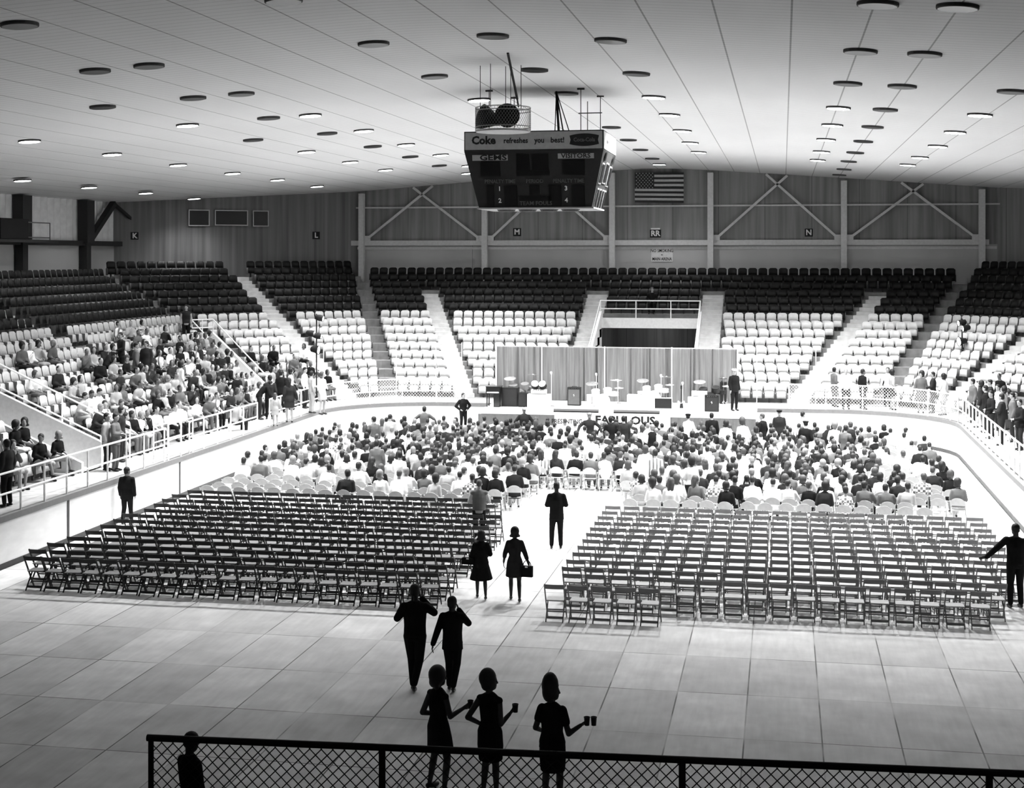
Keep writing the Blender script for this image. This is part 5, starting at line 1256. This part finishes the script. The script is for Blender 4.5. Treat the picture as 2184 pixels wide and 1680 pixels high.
# policeman and man in dark sweater on / beside the stage
stood(1566, 876, 786, G['side'], look('jacket', 'c_black', 'trousers', 'c_black', 'cap', 'hair_mid', 'skin', capc='c_white', eyes=1), 'policeman in dark uniform and white-topped cap standing at the right of the stage', PI + .5, SZ)
p = at_z(988, 920, .32); tag(mk('step_box', box(NB(), -.4, .4, -.3, .3, 0, .3), M['concrete'], None, loc=(p.x, p.y, 0)), 'low step box at the left end of the stage under the man in sweater', 'step')
stood(988, 918, 838, G['hips'], look('sweater', 'c_black', 'trousers', 'c_black', 'short', 'hair_brown', 'skin', eyes=1), 'man in dark sweater, hands on hips, standing at the left end of the stage', PI + .45, .3)
def near_stage(px, pyt, g, lk, label, face=0, H=1.72, z=0.0):
    p = top_at(px, pyt, H, z); p.y = min(p.y, 57.9) if z == 0 else p.y
    return G[g].place(lk, p, YAW + face, H / 1.735, label)
K_ = [(1118, 868, 'hips', look('jacket', 'c_dark', 'trousers', 'c_dark', 'cap', skin='skin_tan', capc='c_white', c3='c_white', eyes=1), 'officer in open dark jacket facing the crowd before the left stage skirt', PI),
 (1257, 880, 'out', look('jacket', 'c_dark', 'trousers', 'c_dark', 'cap', skin='skin_tan', capc='c_light', eyes=1), 'capped man with arms spread before the PRESENTING banner', PI),
 (1302, 888, 'fold', look('jacket', 'c_black', 'trousers', 'c_black', 'short'), 'man in black before the middle of the banner, left of a pair', .3),
 (1330, 887, 'side', look('jacket', 'c_dark', 'trousers', 'c_dark', 'short', skin='skin'), 'man in dark suit before the middle of the banner, right of a pair', .4),
 (1391, 905, 'fem', look('vest', 'c_black', 'skirt', 'c_white', 'short', 'hair_fair', 'skin'), 'fair-haired person in black vest before the right end of the banner', 0),
 (905, 866, 'out', look('jacket', 'c_mid', 'trousers', 'c_black', 'short', 'hair_brown', 'skin'), 'man in grey coat standing among the left back rows, arms loose', 0),
 (832, 883, 'side', look('shirt', 'c_light', 'trousers', 'c_mid', 'crop', 'hair_brown', 'skin'), 'person in pale shirt standing at the left back of the crowd', 0),
 (797, 888, 'side2', look('jacket', 'c_mid', 'trousers', 'c_dark', 'short', 'hair_brown', 'skin'), 'man with turned head standing at far left back of the crowd', .6),
 (1468, 882, 'fem2', look('shirt', 'c_white', 'trousers', 'c_light', 'cap', skin='skin', capc='c_black'), 'person in white with a dark cap before the right stage skirt', .2),
 (1518, 880, 'side', look('jacket', 'c_black', 'trousers', 'c_dark', 'short', skin='skin'), 'dark-haired man in black jacket standing before the right skirt', 0),
 (1548, 896, 'fem', look('blouse', 'c_white', 'skirt', 'c_light', 'bob', 'hair_brown', 'skin'), 'brown-haired woman in white blouse standing before the right skirt', 0),
 (1584, 892, 'fem2', look('blouse', 'c_white', 'skirt', 'c_white', 'bouffant', 'hair_mid', 'skin'), 'woman in white with upswept hair near the right end of stage', 0),
 (1626, 882, 'side2', look('jacket', 'c_black', 'trousers', 'c_black', 'crop', 'hair_mid', 'skin', eyes=1), 'man in black robe-like coat looking down at right of stage', .9),
 (1662, 874, 'side', look('jacket', 'c_dark', 'trousers', 'c_dark', 'cap', skin='skin', capc='c_black', eyes=1), 'policeman in leather jacket and dark cap right of the stage', PI),
 (1712, 878, 'side', look('shirt', 'c_white', 'trousers', 'c_white', 'crop', skin='skin', eyes=1), 'dark-haired man in white before the right boards', -.8),
 (1718, 897, 'side2', look('shirt', 'c_black', 'trousers', 'c_black', 'cap', skin='skin', capc='c_dark'), 'person in black shirt and dark cap in front of the man in white', -.4),
 (1757, 893, 'bend', look('coat', 'c_black', 'flared', 'c_black', 'bob', skin='skin'), 'woman in black leaning forward near the right boards', -1.2),
 (1780, 900, 'fem', look('blouse', 'c_white', 'skirt', 'c_black', 'bouffant', 'hair_fair', 'skin'), 'fair-haired woman in white blouse beside the leaning woman', -.4),
 (1803, 906, 'side2', look('jacket', 'c_mid', 'trousers', 'c_mid', 'short', 'hair_brown', 'skin'), 'shorter figure of the couple standing near the right boards', -.8),
 (1814, 899, 'side', look('jacket', 'c_dark', 'trousers', 'c_dark', 'short', 'hair_mid', 'skin'), 'taller figure of the couple standing near the right boards', .8)]
K_ += [(1398, 958, 'side', look('shirt', 'c_stripe', 'trousers', 'c_dark', 'short', 'hair_brown', 'skin'), 'person in boldly striped shirt standing in the middle of the crowd', 0),
 (1376, 950, 'fem', look('coat', 'c_white', 'skirt', 'c_white', 'bob', 'hair_mid', 'skin'), 'person in long white coat standing just behind the striped shirt', 0),
 (1436, 972, 'fem2', look('blouse', 'c_white', 'skirt', 'c_dark', 'bob', 'hair_mid', 'skin'), 'woman in white blouse standing in the crowd, left of a pair in white', 0),
 (1474, 976, 'fem', look('blouse', 'c_white', 'skirt', 'c_dark', 'bouffant', 'hair_brown', 'skin'), 'woman in white blouse standing in the crowd, right of a pair in white', 0),
 (804, 938, 'side', look('shirt', 'c_mid', 'trousers', 'c_black', 'short', 'hair_brown', 'skin'), 'man in grey shirt and black trousers standing in the left half of crowd', 0),
 (852, 962, 'side2', look('shirt', 'c_white', 'trousers', 'c_white', 'short', 'hair_black', 'skin'), 'dark-haired person in white standing among the left rows of the crowd', -.4),
 (1262, 928, 'side', look('shirt', 'c_white', 'trousers', 'c_dark', 'short', 'hair_brown', 'skin'), 'person in white shirt standing mid crowd below the PRESENTING banner', 0)]
for px, py, g, lk, lab, fc in K_: near_stage(px, py, g, lk, lab, fc)
# on the walkways
Wr = [(1779, 778, 'side2', look('jacket', 'c_mid', 'trousers', 'c_mid', 'short', skin='skin', eyes=1), 'man in grey suit touching his face behind the right wire railing', -1.3),
 (1804, 790, 'side', look('shirt', 'c_white', 'trousers', 'c_dark', 'crop', 'hair_fair', 'skin', eyes=1), 'man in white shirt and dark trousers behind the right wire railing', PI),
 (1840, 789, 'side', look('jacket', 'c_black', 'trousers', 'c_dark', 'short', skin='skin_tan', eyes=1), 'man in black jacket behind the right wire railing', -1.2),
 (1903, 783, 'fem', look('blouse', 'c_light', 'skirt', 'c_dark', 'bob', skin='skin', eyes=1), 'woman in pale blouse and dark skirt behind the right wire railing', -1.4),
 (1893, 765, 'fem2', look('shirt', 'c_white', 'trousers', 'c_black', 'short', 'hair_mid', 'skin', eyes=1), 'person in white shirt coming down the right aisle stairs', PI),
 (1965, 790, 'fem2', look('coat', 'c_mid', 'flared', 'c_mid', 'bouffant', 'hair_brown', 'skin', eyes=1), 'woman in patterned grey coat behind the right wire railing', PI - .3),
 (1990, 800, 'side2', look('jacket', 'c_dark', 'trousers', 'c_dark', 'short', skin='skin', eyes=1), 'man in dark jacket stooping by the woman in grey coat', 1.2),
 (2012, 798, 'fem', look('blouse', 'c_white', 'skirt', 'c_light', 'bob', skin='skin', eyes=1), 'woman in white walking where the right railing turns', .6)]
for px, py, g, lk, lab, fc in Wr:
    p = top_at(px, py + 5, 1.68, WZ); p.y = max(YF + .35, min(p.y, 63.4)); p = at_y(px, 860, p.y); p.z = WZ
    if px > 1955: p = at_y(px, 860, 61.2 if px < 2000 else 60.4); p.z = WZ
    G[g].place(lk, p, YAW + fc, 1.68 / 1.735, lab)
Wl = [(15, 936, 'side', look('jacket', 'c_dark', 'trousers', 'c_black', 'short', skin='skin_tan'), 'man in dark coat and trousers standing on the left walkway nearest the camera', 1.2),
 (227, 880, 'side', look('jacket', 'c_light', 'trousers', 'c_dark', 'short', skin='skin', eyes=1), 'man in pale jacket and dark trousers standing by the left stairs', -1.6),
 (246, 871, 'fold', look('jacket', 'c_mid', 'trousers', 'c_mid', 'crop', skin='skin', eyes=1), 'man in grey suit with folded arms standing by the left stairs', -1.7),
 (258, 868, 'side2', look('jacket', 'c_dark', 'trousers', 'c_dark', 'short', skin='skin', eyes=1), 'taller man in dark suit behind the grey suit by the left stairs', -1.6),
 (553, 782, 'bend', look('sweater', 'c_black', 'trousers', 'c_dark', 'short', skin='skin'), 'person in black leaning over in the standing group, left corner walkway', -1.3),
 (575, 800, 'side2', look('jacket', 'c_dark', 'trousers', 'c_black', 'short', skin='skin'), 'man in dark jacket in the standing group, left corner walkway', .2),
 (600, 783, 'side', look('jacket', 'c_black', 'trousers', 'c_black', 'short', skin='skin'), 'tall man in black in the standing group, left corner walkway', -.2),
 (620, 781, 'fem', look('blouse', 'c_white', 'skirt', 'c_black', 'bob', skin='skin', eyes=1), 'woman in white blouse in the standing group, left corner walkway', -1.5),
 (617, 806, 'fem2', look('coat', 'c_dark', 'skirt', 'c_dark', 'long', skin='skin'), 'long-haired girl in dark coat in the standing group, left corner walkway', .3),
 (650, 783, 'side', look('shirt', 'c_white', 'trousers', 'c_dark', 'crop', skin='skin', eyes=1), 'man in white shirt in the standing group, left corner walkway', -1.8),
 (664, 791, 'side2', look('shirt', 'c_light', 'trousers', 'c_light', 'short', skin='skin', eyes=1), 'person in pale clothes leaning on the left corner railing', -1.0),
 (687, 793, 'fem', look('blouse', 'c_white', 'skirt', 'c_light', 'bob', 'hair_mid', 'skin', eyes=1), 'woman in light clothes beside the left lighting pole', -2.2),
 (587, 838, 'fem2', look('coat', 'c_light', 'skirt', 'c_light', 'long', 'hair_mid', 'skin'), 'child in pale coat at the railing of the left corner', .2)]
for i, (px, py, g, lk, lab, fc) in enumerate(Wl):
    H = 1.25 if 'child' in lab else 1.72
    p = top_at(px, py, H, WZ)
    if px < 300: q = at_x(px, 545 + 3100 * 6.4 / depth(p), (-13.1, -13.45, -13.15, -13.85)[i % 4]); p = V3(q.x, q.y, WZ)
    else:
        p.x = max(p.x, -13.75); q = at_x(px, 800, p.x) if px < 640 else p; p = V3(q.x, q.y, WZ)
        d_ = (-p.x + p.y) * c4 - 52.9
        if d_ > -.25: p += V3(c4, -c4, 0) * (d_ + .25)
    G[g].place(lk, p, YAW + fc, H / 1.735, lab)
q = at_x(502, 905, -12.95); 
Rs = [(13.5, 58.0, 'side', 'jacket', 'c_mid', 'short', 'man in grey jacket'), (14.05, 57.3, 'fold', 'jacket', 'c_dark', 'crop', 'man with folded arms in dark jacket'), (13.6, 56.3, 'fem2', 'coat', 'c_dark', 'bob', 'woman in dark coat'),
 (14.1, 55.6, 'side2', 'shirt', 'c_white', 'short', 'person in white shirt'), (13.55, 54.8, 'side', 'jacket', 'c_black', 'short', 'tall man in black jacket'), (14.05, 53.9, 'fem', 'blouse', 'c_light', 'bob', 'woman in pale blouse'),
 (13.5, 53.0, 'side2', 'sweater', 'c_black', 'crop', 'man in black sweater'), (14.1, 52.2, 'side', 'jacket', 'c_mid', 'crop', 'man in light-grey suit jacket'), (13.6, 51.2, 'fold', 'sweater', 'c_dark', 'short', 'man with folded arms in dark sweater'), (14.0, 50.0, 'side2', 'jacket', 'c_black', 'short', 'man in black coat')]
for n_, (x, y, g, gm, c, hr, d) in enumerate(Rs):
    G[g].place(look(gm, c, 'skirt' if 'woman' in d else 'trousers', 'c_dark', hr, 'hair_black', 'skin', eyes=1), (x, y, WZ), 1.9 - .35 * (n_ % 3), .97 + .02 * (n_ % 3), '%s standing behind the right railing, %s from the corner' % (d, ordw(n_ + 1)))
# standing in the stands: (px, py of feet, row, ...)
for px, pyf, row, g, lk, lab, fc, fac in [
 (397, 733, 7, 'side', look('vest', 'c_dark', 'trousers', 'c_black', 'short', skin='skin', c3='c_light', eyes=1), 'usher in dark vest and pale sleeves at the head of the corner passage', PI + .3, 0),
 (258, 748, 5, 'side2', look('jacket', 'c_dark', 'trousers', 'c_black', 'short', skin='skin', eyes=1), 'man in dark jacket standing highest in the left stand', PI - .8, 0),
 (290, 772, 4, 'side', look('jacket', 'c_mid', 'trousers', 'c_black', 'crop', skin='skin', eyes=1), 'man in grey jacket standing just below the highest man in left stand', -1.2, 0),
 (312, 768, 4, 'fem2', look('coat', 'c_dark', 'skirt', 'c_dark', 'short', skin='skin', eyes=1), 'smaller person in dark coat standing beside the grey jacket, left stand', PI, 0),
 (411, 792, 2, 'side2', look('shirt', 'c_white', 'trousers', 'c_black', 'crop', skin='skin', eyes=1), 'man in white shirt and black trousers standing in the left stand', -1.0, 0),
 (385, 800, 2, 'fem', look('blouse', 'c_white', 'skirt', 'c_white', 'bob', skin='skin', eyes=1), 'woman all in white standing left of the man in white shirt', -.8, 0)]:
    p = at_z(px, pyf, WZ + row * R_); p.z = WZ + row * R_
    # settle on the tread of that row
    if p.x < -14: rr_ = row * T + .3; p = at_x(px, pyf, -14 - rr_) if px < 400 else p; p.z = WZ + row * R_
    G[g].place(lk, p, YAW + fc, 1.0, lab)

# ------------------------------------------------------------------ seated people
def seats_(vx):
    return [Figure(J, vx) for J in (
        sit(False), sit(False, .16, hp=-.25, wrL=(-.1, .36, .60), wrR=(.1, .36, .60)), sit(False, .02, .10, hy=.5), sit(False, .0, -.06, hy=-.6, wrR=(.08, .2, .92), elR=(.26, .12, .72), hdR=(-.3, .1, 1)),
        sit(True), sit(True, .10, .05, hy=.35), sit(True, .02, -.08, hy=-.35, wrL=(-.06, .2, .95), elL=(-.22, .14, .74), hdL=(.2, 0, 1)), sit(True, .05, hy=-.9, knR=(.02, .44, .56), anR=(-.05, .5, .2)))]
SEATED = seats_(.022); LOW = seats_(.036)
r5 = random.Random(21)
TOPC = [('c_white', 'white', 27), ('c_light', 'pale grey', 13), ('c_mid', 'mid grey', 21), ('c_dark', 'dark grey', 19), ('c_black', 'black', 18), ('c_check', 'checked', 2), ('c_stripe', 'striped', 2)]
HC = [('hair_black', 'black-haired', 30), ('hair_brown', 'dark-haired', 38), ('hair_mid', 'brown-haired', 22), ('hair_fair', 'fair-haired', 10)]
def pick(L): 
    t = r5.uniform(0, sum(x[-1] for x in L))
    for x in L:
        t -= x[-1]
        if t <= 0: return x
    return L[-1]
bpy.context.view_layer.update(); STOOD = [(o.location.x, o.location.y) for o in COL.objects if o.name.split('.')[0] == 'person']
people = []    # (pos, rz, fig index, look, label, group)
def rnd_look(k, darker=0):
    fem = k >= 4; c = pick(TOPC if not darker else TOPC[1:5]); h = pick(HC)
    st = r5.choice(('bob', 'flip', 'bouffant', 'long', 'bob', 'short')) if fem else r5.choice(('short', 'crop', 'short'))
    gm = r5.choice(('blouse', 'shirt', 'sweater')) if fem else r5.choice(('shirt', 'jacket', 'jacket', 'sweater'))
    low = 'skirt' if fem else 'trousers'; c2 = r5.choice(('c_dark', 'c_black', 'c_mid', 'c_light') if not fem else ('c_dark', 'c_mid', 'c_light', 'c_white'))
    return dict(top=gm, c1=c[0], low=low, c2=c2, hair=st, hc=h[0], skin=r5.choice(('skin', 'skin', 'skin_tan'))), '%s person in %s %s' % (h[1], c[1], gm)
mchairs = []; empty_mc = []
for row in range(19):
    y = 41.5 + row * .82; n = 0
    for k in range(42):
        x = -10.7 + k * .535 + r5.uniform(-.05, .05) + (.12 if row % 2 else 0); 
        if y < 46.5 and -1.2 < x < 1.5: continue
        if y < 44 and -1.6 < x < 2.0: continue
        if x > 11.3 or (x > 10.2 and row < 2): continue
        if y > 54.5 and (x < -9.4): continue
        n += 1; rz = r5.uniform(-.12, .12) - .012 * x; yy = y + r5.uniform(-.08, .08)
        pr = .9
        if x < -6.5 and row < 3: pr = .16
        elif x < -5 and row < 5: pr = .6
        elif row < 1: pr = .55
        elif row > 15: pr = .97
        if x > 9.6: pr *= .6
        if min((x - a) ** 2 + (yy - b) ** 2 for a, b in STOOD) < .2: continue
        if r5.random() > pr: empty_mc.append((x, yy, rz, row, n)); continue
        kf = r5.randrange(8); lk, d = rnd_look(kf)
        mchairs.append((x, yy, rz, row, n))
        people.append((V3(x, yy, 0), rz + r5.uniform(-.15, .15), kf, lk, '%s, floor crowd, %s row back, %s from the left' % (d, ordw(row + 1), ordw(n)), 'people seated on the floor facing the stage'))
for name, i, idx, p, ang in SLOTS:
    if not inview(p + V3(0, 0, .6), 0): continue
    pr = 0; 
    if name == 'left':
        if p.y < 39: pr = .45 if i < 4 else .1
        elif p.y < 49: pr = (.35 if i < 6 else .08)
        elif i < 4: pr = .85
        elif i < 6: pr = .6
        elif i < 8 and p.y > 54: pr = .3
        if i in (5, 6) and p.y < 47: pr = .6
        if i > 7: pr = 0
    elif name == 'leftcorner' and idx < 4 + i // 2 and i < 4: pr = .45
    elif name == 'right': pr = .95 if i < 6 else (.5 if i < 8 else 0)
    elif name == 'rightcorner' and i < 3 and idx > 6 + i: pr = .5
    if pr and min((p.x - a) ** 2 + (p.y - b) ** 2 for a, b in STOOD) < .16: continue
    if r5.random() < pr:
        kf = r5.randrange(8); lk, d = rnd_look(kf, name in ('left', 'right') and r5.random() < .55)
        q = p + (V3(math.cos(ang), math.sin(ang), 0)) * 0
        people.append((q + V3(math.sin(ang), -math.cos(ang), 0) * .12, ang + PI + r5.uniform(-.1, .1) - (.5 if 'left' == name else 0) * r5.random(), kf, lk, '%s, %s, %s row up, %s from the %s end' % (d, STAND[name], ordw(i + 1), ordw(idx), 'near' if name == 'left' else 'far' if name == 'right' else 'left'), 'people seated in the ' + STAND[name]))
# the lone man above the passage
s_ = min([s for s in SLOTS if s[0] == 'far' and s[1] == 10], key=lambda s: abs(s[3].x - at_y(1393, 640, 72.3).x)); SEATED[0].place(look('jacket', 'c_black', 'trousers', 'c_black', 'crop', 'hair_mid', 'skin', eyes=1), s_[3] + V3(0, -.12, 0), PI, 1.0, 'lone man in black suit seated above the passage behind the stage', None)
# crouching people at the gate
q = at_x(500, 910, -13.35); SEATED[1].place(look('sweater', 'c_light', 'trousers', 'c_dark', 'short', 'hair_black', 'skin'), (q.x, q.y, WZ - .2), YAW - .8, 1, 'person in pale top crouching on the walkway edge at the left gate')
fixed = len([o for o in COL.objects if o.name.split('.')[0] == 'person'])
people.sort(key=lambda t: depth(t[0])); NI = 300 - fixed
for pos, rz, kf, lk, lab, grp in people[:NI]: SEATED[kf].place(lk, pos, rz, r5.uniform(.95, 1.04), lab, grp)
b_ = Batch(); MN = ['skin', 'skin_tan', 'shoe', 'c_white', 'c_light', 'c_mid', 'c_dark', 'c_black', 'c_check', 'c_stripe', 'hair_black', 'hair_brown', 'hair_mid', 'hair_fair']; AC = {}
def arr_of(me):
    if me.name not in AC: AC[me.name] = Batch.arr(me)
    return AC[me.name]
LH = {k: g_hair(k, .03) for k in ('short', 'crop', 'bob', 'flip', 'bouffant', 'long')}
for pos, rz, kf, lk, lab, grp in people[NI:]:
    mt = Matrix.Translation(pos) @ Matrix.Rotation(rz, 4, 'Z') @ Matrix.Scale(r5.uniform(.95, 1.04), 4)
    for nm, me, m_, _ in LOW[kf].parts(lk): b_.add(arr_of(me), mt, MN.index(m_))
    b_.add(arr_of(LH[lk['hair']]), mt @ Matrix.Translation(LOW[kf].J['head']) @ hrot(LOW[kf].J).to_matrix().to_4x4(), MN.index(lk['hc']))
if people[NI:]: tag(b_.build('seated_crowd', [M[k] for k in MN], True), 'farther part of the seated crowd between the aisle and the stage', 'crowd', None, 'stuff')
# metal chairs: the empty ones and the nearest rows singly, the rest together
empty_mc.sort(key=lambda c: c[1]); mchairs.sort(key=lambda c: c[1])
for i, (x, y, rz, row, n) in enumerate(empty_mc[:70] + mchairs[:110]):
    parts = y < 43.5
    lab = 'grey round-backed metal chair, floor crowd, %s row back, %s from the left, %s' % (ordw(row + 1), ordw(n), 'empty' if i < len(empty_mc[:70]) else 'occupied')
    if parts:
        o = empty('metal_chair', (x, y, 0), rz, lab, 'chair', 'metal chairs in the crowd')
        for nm, me in MP: q = bpy.data.objects.new(nm, me); COL.objects.link(q); q.parent = o
    else: o = bpy.data.objects.new('metal_chair', MC); COL.objects.link(o); o.location = (x, y, 0); o.rotation_euler = (0, 0, rz); tag(o, lab, 'chair', 'metal chairs in the crowd')
b_ = Batch(); a_ = Batch.arr(MC)
for x, y, rz, row, n in empty_mc[70:] + mchairs[110:]: b_.add(a_, Matrix.Translation((x, y, 0)) @ Matrix.Rotation(rz, 4, 'Z'), 0)
tag(b_.build('metal_chairs', [M['chair_metal']], False), 'metal chairs under the farther part of the seated crowd', 'chair', None, 'stuff')
_l = {}
for o in COL.objects:
    if o.get('label') and o.get('category'): _l.setdefault(o['label'], []).append(o.name)
print('duplicate labels', [(k, v) for k, v in _l.items() if len(v) > 1][:12])
print('seats', len(vis), 'chairs', len(chairs), 'people', len(people), 'fixed', fixed, 'objects', len(COL.objects))
